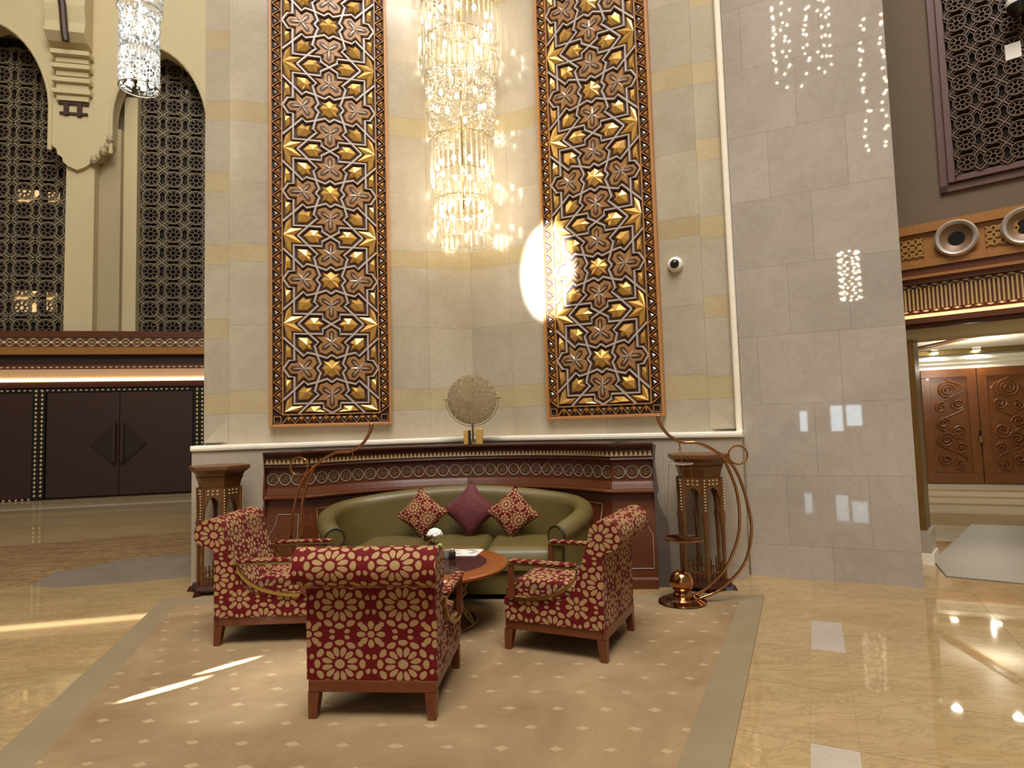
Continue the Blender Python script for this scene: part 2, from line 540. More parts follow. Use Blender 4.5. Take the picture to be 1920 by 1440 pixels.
MAT['nozzle'] = _t.out(_t.mix(_t.noise(20, 3, _t.coord()), lin(110, 84, 62), lin(134, 104, 78)), 0.45, 0.2)

# carpet: mottled wool with small pale lozenges
_t = NT('beige_carpet')
_p = _t.coord()
_sep = _t.n('ShaderNodeSeparateXYZ'); _t.nt.links.new(_p, _sep.inputs[0])
_ox, _oy = 0.25, 0.20
_X = _t.M('DIVIDE', _sep.outputs[0], _ox); _Y = _t.M('DIVIDE', _sep.outputs[1], _oy)
_row = _t.M('MULTIPLY', _t.M('FRACT', _t.M('MULTIPLY', _t.M('FLOOR', _Y), 0.5)), 1.0)
_u = _t.M('ABSOLUTE', _t.M('SUBTRACT', _t.M('FRACT', _t.M('ADD', _X, _row)), 0.5))
_v = _t.M('ABSOLUTE', _t.M('SUBTRACT', _t.M('FRACT', _Y), 0.5))
_d = _t.M('ADD', _t.M('DIVIDE', _u, 0.19), _t.M('DIVIDE', _v, 0.15))
_d = _t.M('ADD', _d, _t.M('MULTIPLY', _t.noise(2.2, 2, _p), 0.5))
_d = _t.M('ADD', _d, _t.M('MULTIPLY', _t.M('SUBTRACT', _t.noise(30, 3, _p), 0.5), 0.9))
_m = _t.M('LESS_THAN', _d, 1.0)
_big = _t.noise(1.3, 5, _p, 0.65, 0.8)
_fin = _t.noise(220, 2, _p)
_c = _t.mix(_t.M('MULTIPLY_ADD', _big, 2.4, -0.7, True), lin(130, 107, 78), lin(164, 140, 107))
_c = _t.mix(_t.M('MULTIPLY', _m, 0.45), _c, lin(198, 178, 142))
_c = _t.mix(_t.M('MULTIPLY', _fin, 0.25), _c, lin(120, 94, 62))
_t.bump(_fin, 0.35, 0.004)
MAT['carpet'] = _t.out(_c, 0.95, 0, Specular_IOR_Level=0.1)
_t = NT('carpet_border')
_p = _t.coord()
_c = _t.mix(_t.M('MULTIPLY_ADD', _t.noise(2.0, 5, _p), 2.0, -0.5, True), lin(134, 118, 92), lin(150, 133, 106))
_fin = _t.noise(220, 2, _p)
_c = _t.mix(_t.M('MULTIPLY', _fin, 0.3), _c, lin(110, 92, 62))
MAT['carpet_border'] = _t.out(_c, 0.95, 0, Specular_IOR_Level=0.1)

# ================================================================== STRUCTURE
def st(o):
    o['kind'] = 'structure'
    return o


def off_frame(org, ang):
    return (org[0], org[1], 0), ang


GAP = 0.0007


def slab_grid(parent, name, cols, rows, y0, y1, pick):
    for i in range(len(rows) - 1):
        cc = cols(i) if callable(cols) else cols
        for j in range(len(cc) - 1):
            m = pick(i, j)
            if m is None: continue
            b = MB().box(cc[j] + GAP, cc[j + 1] - GAP, y0, y1, rows[i] + GAP, rows[i + 1] - GAP)
            o = b.build(name, MAT[m], parent)
    return parent


# ---- floor
floor_o = MB().box(-26, 16, -8, 26, -0.12, 0.0).build('floor', MAT['tan'])
st(floor_o)
TF = empty('tile_field', (CN[0], CN[1], 0), RR, floor_o)
rw = [-0.64 + 0.63 * k for k in range(13)]
tcols = [0.5, 1.51, 2.51, 3.51, 3.71, 4.71, 5.71, 6.71]
for i in range(len(rw) - 1):
    for j in range(len(tcols) - 1):
        t0, t1 = tcols[j], tcols[j + 1]
        grey = (j == 3 and (i % 3) == 0)
        if t0 < 2.9 and rw[i] < 0.2: continue
        MB().box(t0 + .0015, t1 - .0015, -rw[i + 1] + .0015, -rw[i] - .0015, 0.0005, 0.003).build('tile', MAT['greytile' if grey else 'tan'], TF)
HF = radians(12.85)
HORG = (-12.29, 14.762)
SF = empty('stripe_field', (HORG[0], HORG[1], 0), HF, floor_o)
yy = 0.0
for k, wdt in enumerate((0.7, 0.45, 0.6, 0.4, 0.75, 0.5, 0.8, 0.6)):
    MB().box(-5, 11.0, yy - wdt + .002, yy - .002, 0.0005, 0.003).build('floor_strip', MAT['stripe' if k % 2 == 0 else 'whitefloor' if k == 3 else 'stripe'], SF)
    yy -= wdt


def flat(name, pts, z0, z1, mat, parent=None):
    return MB().prism([(p[0], p[1], z0) for p in pts], (0, 0, z1 - z0)).build(name, mat, parent)


flat('inlay_band', [(-13.0, 6.3), (-7.24, 8.71), (-5.04, 9.5), (-2.5, 9.9), (-2.6, 8.1), (-4.08, 7.75), (-4.69, 7.62), (-4.88, 7.41), (-4.95, 7.15), (-5.18, 7.0), (-5.08, 6.68), (-4.98, 6.4), (-5.27, 6.35), (-8.0, 5.2), (-12, 4.2)], 0.0005, 0.0032, MAT['darkinlay'], floor_o)
flat('border_band', [(-4.96, 6.38), (-5.08, 6.68), (-5.18, 7.0), (-4.95, 7.15), (-4.88, 7.41), (-4.69, 7.62), (-4.08, 7.75), (-2.6, 8.1), (-2.6, 7.0), (-3.3, 6.62), (-4.17, 6.33), (-4.66, 6.27)], 0.0005, 0.003, MAT['greyband'], floor_o)

# ---- niche walls (each slab a piece)
mrows = [1.33, 1.70, 1.95, 2.66, 3.37, 3.57, 4.26, 4.95, 5.18, 5.87, 6.56, 6.78, 7.5, 8.6]
yel = {1, 4, 7, 10}
mcols = [0.0, 0.52, 1.02, 1.62, 2.22, 2.68]
crows = [1.33]
for k in range(9):
    crows += [1.70 + .81 * k, 1.92 + .81 * k]
for side, ang, sgn in (('niche_left', RL, -1), ('niche_right', RR, 1)):
    wl = st(empty('wall_' + side, (CN[0], CN[1], 0), ang))
    c = sorted(sgn * x for x in mcols)
    slab_grid(wl, 'marble_slab', c, mrows, 0.0, 0.05, lambda i, j: 'yellow' if i in yel else 'niche')
    x0, x1 = (0, 2.93) if sgn > 0 else (-2.93, 0)
    MB().box(x0, x1, 0.0505, 0.45, 0.0, 8.6).build('wall_core', MAT['dado'], wl)
    for i in range(len(crows) - 1):
        z0, z1 = crows[i] + GAP, crows[i + 1] - GAP
        a, b = sgn * (2.68 + GAP), sgn * 2.925
        MB().prism([(a, 0.0, z0), (b, 0.045, z0), (b, 0.0504, z0), (a, 0.0504, z0)], (0, 0, z1 - z0)).build('marble_slab', MAT['yellow' if i % 2 == 1 else 'niche'], wl)
    a, b = sgn * 2.685, sgn * 2.92
    MB().prism([(a, -0.001, 1.40), (b, -0.001, 1.40), (a, -0.001, 1.66)], (0, 0.045, 0)).build('chamfer_stop', MAT['niche'], wl)
    if sgn > 0:
        MB().tube([(sgn * 2.955, 0.01, 1.36), (sgn * 2.955, 0.01, 8.6)], 0.032, 12).build('bullnose_trim', MAT['rail'], wl, smooth=True)
    # dado in front of the wall
    dd = st(empty('wall_dado_' + ('left' if sgn < 0 else 'right'), (CN[0], CN[1], 0), ang))
    dc = [0.06, 0.75, 1.5, 2.25, 2.99]
    c = sorted(sgn * x for x in dc)
    slab_grid(dd, 'marble_slab', c, [0.0, 0.12, 1.315], -0.215, -0.17, lambda i, j: 'dado')
    x0, x1 = min(c[0], c[-1]), max(c[0], c[-1])
    MB().box(x0 + .004, x1 - .004, -0.168, -0.002, 0.0, 1.315).build('dado_core', MAT['dado'], dd)
    prof = [(-0.0, 1.318), (-0.225, 1.318), (-0.236, 1.326), (-0.240, 1.345), (-0.236, 1.366), (-0.222, 1.375), (-0.0, 1.378)]
    MB().prism([(x0 - .01 if sgn < 0 else x0, y, z) for (y, z) in prof], (x1 - x0 + .01, 0, 0)).build('ledge_rail', MAT['rail'], dd, bevel=0.0)

# ---- pier to the right of the niche: polished slabs
pr = st(empty('wall_pier', (CN[0], CN[1], 0), RR))
prow = [0.0, 0.30, 0.95, 1.62, 2.28, 2.95, 3.62, 4.28, 4.95, 5.60, 6.3, 7.0, 7.8, 8.6]
pset = [[2.992, 3.70, 4.38], [2.992, 3.35, 4.02, 4.38], [2.992, 3.62, 4.38], [2.992, 3.16, 3.86, 4.38], [2.992, 3.46, 3.96, 4.38]]
slab_grid(pr, 'marble_slab', lambda i: pset[i % 5], prow, 0.0, 0.05, lambda i, j: 'pier')
MB().box(2.994, 4.379, 0.0505, 0.50, 0.0, 8.6).build('pier_core', MAT['pier'], pr)

# ---- far hall wall on the left: doors, cornice, arches with lattice
HL = st(empty('wall_hall_left', (HORG[0], HORG[1], 0), HF))
MB().box(-5, 9, 0.0, 0.5, 0.0, 2.86).build('lower_wall', MAT['door_dark'], HL)
MB().box(-5, 9, 1.1, 1.4, 3.9, 14).build('back_wall', MAT['plaster_shaded'], HL)


def pointed(x0, x1, zs, za, n=9):
    """outline of a four-centred arch from the left spring to the right spring"""
    xm, hw, h = (x0 + x1) / 2, (x1 - x0) / 2, za - zs
    L = []
    for i in range(n + 1):
        t = i / n
        a = radians(90 * t)
        L.append((x0 + hw * (1 - cos(a)) ** 1.0 * 1.0 if False else x0 + hw * t ** 1.7, zs + h * (0.62 * sin(a) + 0.38 * t)))
    return L + [(2 * xm - p[0], p[1]) for p in L[-2::-1]]


# front leaf of the arcade: spandrels over the arches, piers with stepped corbels
A1 = pointed(-1.50, 0.83, 9.9, 11.95)
A2 = pointed(2.21, 4.52, 9.75, 11.70)
top = 14.0
for A in (A1, A2):
    MB().prism([(p[0], 0.10, p[1]) for p in A] + [(A[-1][0], 0.10, top), (A[0][0], 0.10, top)], (0, 0.45, 0)).build('arch_spandrel', MAT['plaster'], HL)
    MB().tube([(p[0], 0.09, p[1]) for p in A], 0.05, 8).build('arch_moulding', MAT['plaster'], HL, smooth=True)
    for xs, s in ((A[0][0], -1), (A[-1][0], 1)):
        MB().tube([(xs, 0.09, A[0][1]), (xs, 0.09, 8.75)], 0.05, 8).build('arch_moulding', MAT['plaster'], HL, smooth=True)
# pier between the arches
cor = [(0.83, 14.0), (0.83, 9.0), (0.90, 8.86), (0.98, 8.80), (1.00, 8.66), (1.10, 8.60), (1.14, 8.46), (1.25, 8.36), (1.45, 8.28), (1.62, 8.36), (1.74, 8.46), (1.80, 8.60), (1.92, 8.68), (1.98, 8.80), (2.10, 8.88), (2.21, 9.05), (2.21, 14.0)]
MB().prism([(x, 0.10, z) for x, z in cor], (0, 0.45, 0)).build('arcade_pier', MAT['plaster'], HL)
MB().box(1.16, 1.80, 0.22, 1.1, 4.0, 8.55).build('pier_shaft', MAT['plaster'], HL)
MB().box(1.80, 2.30, 0.50, 1.1, 4.0, 9.6).build('pier_return', MAT['plaster_shaded'], HL)
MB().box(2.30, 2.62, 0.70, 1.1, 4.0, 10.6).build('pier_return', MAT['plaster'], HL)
MB().box(4.52, 9.0, 0.10, 0.55, 4.0, 14).build('arcade_pier', MAT['plaster'], HL)
MB().box(-5, -1.5, 0.10, 0.55, 4.0, 14).build('arcade_pier', MAT['plaster'], HL)
# scroll corbel on the pier
cb = empty('corbel', (0, 0, 0), 0, HL)
pf = [(0.10, 13.6), (-0.42, 13.5), (-0.46, 13.0), (-0.36, 12.7), (-0.42, 12.3), (-0.34, 11.9), (-0.40, 11.62), (-0.20, 11.45), (0.10, 11.4)]
MB().prism([(0.86, y, z) for y, z in pf], (0.90, 0, 0)).build('scroll_block', MAT['plaster'], cb, bevel=0.015)
MB().tube([(1.20, -0.48, 13.6), (1.24, -0.50, 12.7), (1.30, -0.46, 12.2), (1.34, -0.44, 11.6), (1.36, -0.40, 11.36)], 0.085, 8).build('cable', MAT['flower_dark'], cb, smooth=True)
for k, (z, d, w) in enumerate(((11.20, 0.30, 0.80), (10.86, 0.26, 0.78), (10.52, 0.22, 0.78), (10.24, 0.18, 0.78))):
    MB().box(1.36 - w / 2 - .04, 1.36 + w / 2 + .04, 0.10 - d, 0.12, z - 0.05, z + 0.06).box(1.36 - w / 2 + .03, 1.36 + w / 2 - .03, 0.10 - d * .55, 0.12, z - 0.2, z - 0.052).build('corbel_moulding', MAT['plaster'], cb)
for xx, zz in ((1.20, 9.88), (1.50, 9.86)):
    MB().box(xx - .05, xx + .05, 0.03, 0.11, zz - .20, zz + .18).build('corbel_slot', MAT['flower_dark'], cb)
MB().box(1.02, 1.70, 0.05, 0.11, 9.96, 10.02).build('corbel_fillet', MAT['flower_dark'], cb)
MB().box(1.05, 1.68, 0.05, 0.11, 9.70, 9.76).build('corbel_fillet', MAT['flower_dark'], cb)
for k, (xx, zz, r) in enumerate(((2.20, 9.10, .09), (2.13, 8.93, .07), (2.05, 8.78, .10), (1.93, 8.62, .07), (1.84, 8.54, .09))):
    MB().lathe([(r * .4, -r), (r, -r * .2), (r * .8, r), (r * .3, r * 1.2)], 8, (xx, 0.06, zz)).build('corbel_drop', MAT['plaster_shaded'], cb)


# lattice screens: one rosette piece per cell
def ribbon(b, path, w, y0, y1, closed=False, m=0):
    P = [Vector(p) for p in path]
    n = len(P)
    L, R_ = [], []
    for i in range(n):
        a = P[(i - 1) % n] if (closed or i) else P[i]
        c = P[(i + 1) % n] if (closed or i < n - 1) else P[i]
        d = (c - a).normalized()
        nn = Vector((-d.y, d.x)) * (w / 2)
        L.append(P[i] + nn); R_.append(P[i] - nn)
    rows = []
    for i in range(n):
        rows.append([(L[i].x, y0, L[i].y), (R_[i].x, y0, R_[i].y), (R_[i].x, y1, R_[i].y), (L[i].x, y1, L[i].y)])
    b.grid(rows, m, close_u=True, close_v=closed)


def rosette(w, h, r, wd_):
    b = MB()
    ribbon(b, [(r * cos(2 * pi * k / 16), r * sin(2 * pi * k / 16)) for k in range(16)], wd_, -0.03, 0.03, True)
    ribbon(b, [(r * .80 * cos(2 * pi * k / 16), r * .80 * sin(2 * pi * k / 16)) for k in range(16)], wd_ * .5, -0.02, 0.02, True, m=1)
    r2 = r * 0.34
    ribbon(b, [(r2 * cos(2 * pi * k / 8), r2 * sin(2 * pi * k / 8)) for k in range(8)], wd_ * .9, -0.025, 0.025, True, m=1)
    for k in range(8):
        a = 2 * pi * (k + .5) / 8
        ribbon(b, [(r2 * cos(a), r2 * sin(a)), (r * cos(a), r * sin(a))], wd_ * 1.0, -0.022, 0.022, m=1)
    for sx in (-1, 1):
        for sz in (-1, 1):
            ribbon(b, [(sx * r * .70, sz * r * .70), (sx * w / 2, sz * h / 2)], wd_ * 1.6, -0.026, 0.026)
            ribbon(b, [(sx * r * .92, sz * r * .40), (sx * w / 2, sz * h * .36)], wd_ * .7, -0.022, 0.022)
            ribbon(b, [(sx * r * .40, sz * r * .92), (sx * w * .36, sz * h / 2)], wd_ * .7, -0.022, 0.022)
    return b


RW, RH = 0.56, 0.515
ros_l = rosette(RW, RH, 0.210, 0.032).mesh('lattice_rosette', [MAT['lattice_l'], MAT['lattice_in']])
for nm, x0, x1, z0, z1 in (('window_1', -1.5, 1.22, 4.1, 11.9), ('window_2', 2.62, 4.9, 4.1, 11.6)):
    wn = st(empty(nm, (HORG[0], HORG[1], 0), HF))
    MB().box(x0, x1, 1.0, 1.05, z0 - .1, z1 + .2).build('glass_pane', MAT['glassdark'], wn)
    if nm == 'window_1':
        xs = [x1 - 0.2 - RW * k for k in range(5)]
    else:
        xs = [x0 + RW * (k + .5) for k in range(4)]
    for i, x in enumerate(xs):
        zz = z0 + RH * .5
        while zz < z1:
            inst('lattice_rosette', ros_l, wn, (x, 0.93, zz))
            zz += RH
# glowing boxes paint warm window reflections onto the left screen's glass
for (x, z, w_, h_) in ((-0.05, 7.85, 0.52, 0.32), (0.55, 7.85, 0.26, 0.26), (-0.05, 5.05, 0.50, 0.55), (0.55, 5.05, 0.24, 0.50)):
    st(MB().box(x - w_ / 2, x + w_ / 2, 0.985, 0.999, z - h_ / 2, z + h_ / 2).build('reflection_patch', emis('reflection_patch_glow', (1.0, 0.66, 0.30), 0.55) if 'lit' not in MAT else MAT['lit'], HL))
    MAT['lit'] = bpy.data.materials['reflection_patch_glow']

# cornice of the hall wall
T1 = st(empty('trim_1', (HORG[0], HORG[1], 0), HF))
for (z0, z1, y, m) in ((3.94, 4.10, -0.22, 'corniceD'), (3.70, 3.938, -0.20, 'corniceD'), (3.52, 3.698, -0.26, 'corniceW'), (3.28, 3.518, -0.12, 'door_dark'), (3.16, 3.278, -0.16, 'corniceD'), (2.932, 3.158, -0.22, 'covewood_lit'), (2.72, 2.859, -0.14, 'mahog_dark')):
    MB().box(-5, 9, y, 0.10, z0, z1).build('cornice_band', MAT[m], T1)
MB().box(-5, 9, -0.30, 0.10, 2.862, 2.93).build('cove_light_strip', MAT['cove'], T1)
# inlay chips of the cornice: rows of lozenges
def chips(name, parent, x0, x1, step, z, y, w, h, mat, kind='stuff', diamond=True):
    b = MB()
    x = x0
    while x < x1:
        pts = [(x - w, y, z), (x, y, z - h), (x + w, y, z), (x, y, z + h)] if diamond else [(x - w, y, z - h), (x + w, y, z - h), (x + w, y, z + h), (x - w, y, z + h)]
        b.prism(pts, (0, -0.012, 0))
        x += step
    o = b.build(name, mat, parent)
    o['kind'] = kind
    return o


chips('inlay_row', T1, -4.9, 8.9, 0.25, 3.82, -0.2002, 0.055, 0.035, MAT['ivory'])
chips('inlay_row', T1, -4.775, 8.9, 0.25, 3.82, -0.2002, 0.055, 0.022, MAT['ivory_dim'])
chips('inlay_row', T1, -4.84, 8.9, 0.125, 3.862, -0.2002, 0.035, 0.016, MAT['ivory_dim'])
chips('inlay_row', T1, -4.84, 8.9, 0.125, 3.778, -0.2002, 0.035, 0.016, MAT['ivory_dim'])
chips('inlay_row', T1, -4.78, 8.9, 0.25, 3.905, -0.2002, 0.09, 0.018, MAT['ivory_dim'])
chips('inlay_row', T1, -4.78, 8.9, 0.25, 3.735, -0.2002, 0.09, 0.018, MAT['ivory_dim'])
chips('inlay_row', T1, -4.9, 8.9, 0.13, 3.21, -0.1602, 0.045, 0.018, MAT['ivory'])
chips('inlay_row', T1, -4.9, 8.9, 0.07, 2.965, -0.2202, 0.03, 0.02, MAT['ivory'])
# dark double doors under the cornice
D1 = st(empty('door_1', (HORG[0], HORG[1], 0), HF))
for x0, x1 in ((0.96, 2.545), (2.555, 4.22)):
    MB().box(x0, x1, -0.06, -0.001, 0.05, 2.60).build('door_leaf', MAT['door_dark'], D1, bevel=0.01)
for s in (-1, 1):
    MB().prism([(2.55 + s * 0.06, -0.064, 1.86), (2.55 + s * 0.62, -0.064, 1.30), (2.55 + s * 0.06, -0.064, 0.78)], (0, -0.03, 0)).build('diamond_plate', MAT['plate_dark'], D1)
    MB().box(2.55 + s * .09 - .035, 2.55 + s * .09 + .035, -0.16, -0.096, 0.86, 1.80).build('pull_bar', MAT['door_dark'], D1, bevel=0.01)
D2a = st(empty('door_2', (HORG[0], HORG[1], 0), HF))
MB().box(-2.6, 0.66, -0.06, -0.001, 0.05, 2.60).build('door_leaf', MAT['door_dark'], D2a, bevel=0.01)
T2 = st(empty('trim_2', (HORG[0], HORG[1], 0), HF))
MB().box(0.68, 0.94, -0.08, -0.001, 0.02, 2.71).build('door_post', MAT['black'], T2)
MB().box(4.24, 4.55, -0.08, -0.001, 0.02, 2.71).build('door_post', MAT['black'], T2)
MB().box(-2.6, 4.24, -0.075, -0.001, 2.605, 2.71).build('door_head', MAT['black'], T2)
for xx in (0.745, 0.875, 4.33, 4.45):
    b = MB()
    z = 0.12
    while z < 2.68:
        b.prism([(xx - .03, -0.0805, z), (xx, -0.0805, z - .035), (xx + .03, -0.0805, z), (xx, -0.0805, z + .035)], (0, -0.012, 0))
        z += 0.105
    b.build('bead_strip', MAT['ivory_dim'], T2)['kind'] = 'stuff'
chips('bead_strip', T2, -2.5, 4.2, 0.12, 2.655, -0.0755, 0.034, 0.024, MAT['ivory_dim'])
chips('bead_strip', T2, -2.5, 0.7, 0.13, 0.035, -0.062, 0.034, 0.024, MAT['ivory_dim'])

# ---- wall on the right with an opening to the corridor
RORG, RANG = (4.07, 6.19), radians(-40)
HR = st(empty('wall_hall_right', (RORG[0], RORG[1], 0), RANG))
MB().box(-1.6, 5.0, 0.0, 0.35, 3.385, 9.0).build('plaster_wall', MAT['rough'], HR)
MB().box(-1.6, 5.0, 0.0, 0.35, 2.24, 2.345).build('lintel', MAT['plaster'], HR)
MB().box(-1.6, 5.0, -0.05, 0.35, 2.348, 2.382).build('lintel_beam', MAT['corniceD'], HR)
MB().box(-1.6, 5.0, 0.001, 0.35, 2.384, 3.383).build('cornice_core', MAT['corniceD'], HR)
MB().box(-0.10, 0.012, -0.02, 0.30, 0.335, 2.238).build('jamb', MAT['jambwood'], HR)
MB().box(-1.6, -0.102, 0.0, 0.30, 0.0, 2.238).build('plaster_wall', MAT['plaster'], HR)
MB().box(-0.10, 0.06, -0.03, 0.30, 0.0, 0.115).build('jamb_plinth', MAT['rail'], HR)
MB().box(-0.10, 0.045, -0.025, 0.30, 0.118, 0.332).build('jamb_plinth', MAT['dado'], HR)
T3 = st(empty('trim_3', (RORG[0], RORG[1], 0), RANG))
MB().box(-1.6, 5.0, -0.10, 0.0, 2.44, 2.475).build('cove_light_strip', MAT['cove_r'], T3)
MB().box(-1.6, 5.0, -0.13, 0.0, 2.384, 2.438).build('cornice_band', MAT['corniceD'], T3)
MB().box(-1.6, 5.0, -0.02, 0.0, 2.50, 2.785).build('cornice_band', MAT['corniceD'], T3)
fl_mesh = MB().prism([(0.0, 0, 0), (0.019, 0, 0), (0.017, -0.02, 0), (0.0095, -0.028, 0), (0.002, -0.02, 0)], (0, 0, 0.215)).mesh('flute', MAT['ivory_dim'], smooth=True)
k = 0
while -0.14 + k * 0.034 < 2.6:
    inst('flute', fl_mesh, T3, (-0.14 + k * 0.034, -0.0205, 2.53))
    k += 1
chips('inlay_row', T3, -0.2, 2.6, 0.085, 2.775, -0.0225, 0.03, 0.010, MAT['ivory'])
chips('inlay_row', T3, -0.16, 2.6, 0.085, 2.755, -0.0225, 0.03, 0.010, MAT['ivory_dim'])
chips('inlay_row', T3, -0.2, 2.6, 0.085, 2.515, -0.0225, 0.03, 0.011, MAT['ivory'])
chips('inlay_row', T3, -0.16, 2.6, 0.085, 2.493, -0.0225, 0.03, 0.009, MAT['corniceD'])
for (z0, z1, y, m) in ((2.788, 2.838, -0.07, 'corniceD'), (2.84, 2.868, -0.10, 'corniceW'), (2.87, 2.945, -0.06, 'corniceD'), (2.947, 3.02, -0.08, 'corniceW'), (3.022, 3.29, -0.05, 'corniceW'), (3.292, 3.383, -0.09, 'corniceW')):
    MB().box(-1.6, 5.0, y, 0.0, z0, z1).build('cornice_band', MAT[m], T3)
# fretwork panels between the round air nozzles
for x0 in (-0.04, 0.64):
    b = MB()
    for q in range(4):
        for p in range(3):
            cx, cz = x0 + 0.045 + q * 0.062, 3.085 + p * 0.065
            if x0 < 0.3 and q == 3: continue
            ribbon(b, [(cx - .03, cz - .03), (cx + .03, cz + .03)], .011, -0.066, -0.051)
            ribbon(b, [(cx - .03, cz + .03), (cx + .03, cz - .03)], .011, -0.066, -0.051)
            ribbon(b, [(cx + .02 * cos(a), cz + .02 * sin(a)) for a in (0, pi / 2, pi, 3 * pi / 2)], .010, -0.064, -0.051, True)
    b.build('fretwork', MAT['goldwood'], T3)
for i, x in enumerate((0.43, 0.945)):
    nz = empty('air_nozzle', (RORG[0] + x * cos(RANG), RORG[1] + x * sin(RANG), 3.18), RANG)
    tag(nz, ('whole round air nozzle in the wooden cornice nearest the marble pier', 'round air nozzle cut off by the right picture edge')[i], 'air vent', 'air nozzles in the cornice')
    rot = (radians(90), 0, 0)
    MB().lathe([(0.165, 0.052), (0.178, 0.10), (0.160, 0.125), (0.140, 0.115), (0.132, 0.10)], 32, caps=False).build('rim', MAT['silverline'], nz, rot=rot, smooth=True)
    MB().lathe([(0.138, 0.100), (0.120, 0.085), (0.075, 0.060), (0.066, 0.056)], 32, caps=False).build('cone', MAT['nozzle'], nz, rot=rot, smooth=True)
    MB().lathe([(0.001, 0.0575), (0.07, 0.0575)], 24, caps=False).build('throat', MAT['black'], nz, rot=rot)
# screened window above
w3 = st(empty('window_3', (RORG[0], RORG[1], 0), RANG))
for (x0, x1, z0, z1, y) in ((0.33, 0.40, 3.66, 9, -0.03), (0.40, 0.46, 3.74, 9, -0.06), (0.33, 5, 3.66, 3.735, -0.03), (0.462, 5, 3.74, 3.80, -0.06)):
    MB().box(x0, x1, y, -0.001, z0, z1).build('window_frame', MAT['windowwood'], w3, bevel=0.006)
MB().box(0.462, 4.9, -0.012, -0.002, 3.80, 9).build('glass_pane', MAT['glassdark'], w3)
ros_r = rosette(0.20, 0.20, 0.076, 0.0105).mesh('lattice_rosette', [MAT['lattice_r'], MAT['lattice_r']])
for i in range(5):
    zz = 3.90
    while zz < 6.2:
        inst('lattice_rosette', ros_r, w3, (0.562 + i * 0.20, -0.045, zz))
        zz += 0.20

# corridor behind the opening
DORG, DANG = (8.722, 13.082), radians(-24.2)
CF = empty('corridor_floor', (DORG[0], DORG[1], 0), DANG, floor_o)
y = 0.0
for k, wdt in enumerate((1.1, 0.35, 0.75, 0.35, 0.7, 0.3, 0.9, 1.2, 1.2)):
    MB().box(-4.0, 6.0, -y - wdt + .003, -y - .003, 0.0005, 0.0035).build('floor_strip', MAT['whitefloor' if k % 2 == 0 else 'yellow'], CF)
    y += wdt
W4 = st(empty('wall_corridor', (DORG[0], DORG[1], 0), DANG))
MB().box(-4, 6.0, 0.06, 0.3, 0, 3.2).build('plaster_wall', MAT['whitepaint'], W4)
for (x0, x1, y0, z0, z1) in ((-0.16, -0.02, 0.0, 0.0, 2.40), (-0.16, 3.0, 0.0, 2.40, 2.50), (-0.16, 3.0, -0.04, 2.502, 2.58), (-0.16, 3.0, -0.09, 2.582, 2.66)):
    MB().box(x0, x1, y0, 0.059, z0, z1).build('door_frame', MAT['whitepaint'], W4)
MB().box(-1.2, 5.0, -0.12, 0.05, 2.70, 2.79).build('ceiling_beam', MAT['brass_aged'], W4)
CE = st(empty('ceiling', (DORG[0], DORG[1], 0), DANG))
MB().box(-5.5, 6.0, -5.7, 0.3, 2.80, 2.95).build('ceiling_panel', MAT['whitepaint'], CE)
MB().prism([(-0.55, -0.1, 2.77), (-0.42, -0.1, 2.77), (0.75, -3.8, 2.77), (0.62, -3.8, 2.77)], (0, 0, 0.028)).build('ceiling_trim', MAT['corniceD'], CE)
MB().prism([(-0.40, -0.1, 2.765), (-0.33, -0.1, 2.765), (0.83, -3.8, 2.765), (0.77, -3.8, 2.765)], (0, 0, 0.034)).build('ceiling_trim', MAT['goldwood'], CE)
for q, (x, y) in enumerate(((8.88, 12.81), (9.54, 12.52), (6.22, 9.06), (6.85, 8.75))):
    dx, dy = x - DORG[0], y - DORG[1]
    lx, ly = dx * cos(DANG) + dy * sin(DANG), -dx * sin(DANG) + dy * cos(DANG)
    MB().lathe([(0.065, 2.742), (0.075, 2.75), (0.075, 2.799)], 20, (lx, ly, 0), caps=False).build('downlight_can', MAT['whitepaint'], CE, smooth=True)
    MB().lathe([(0.001, 2.741), (0.066, 2.741)], 20, (lx, ly, 0), caps=False).build('downlight_disc', MAT['downlight'], CE)
    light('corridor_lamp', 'SPOT', (x, y, 2.73), 36, (1.0, 0.92, 0.76), (x, y, 0), spot_size=radians(150), spot_blend=0.6, shadow_soft_size=0.04)
sp = MB().lathe([(0.001, 2.755), (0.05, 2.76), (0.10, 2.785), (0.11, 2.799)], 16, (1.55, -3.0, 0)).build('smoke_detector', MAT['silverline'], CE)
light('corridor_lamp', 'POINT', (8.3, 11.0, 2.3), 60, (1.0, 0.92, 0.76), shadow_soft_size=0.01)
# carved double door
D3 = st(empty('door_3', (DORG[0], DORG[1], 0), DANG))


def spiral(cx, cz, r, turns, s=1, a0=0.0):
    n = int(turns * 12)
    return [(cx + s * r * (1 - i / n * .85) * cos(a0 + 2 * pi * turns * i / n), -0.055, cz + r * (1 - i / n * .85) * sin(a0 + 2 * pi * turns * i / n)) for i in range(n + 1)]


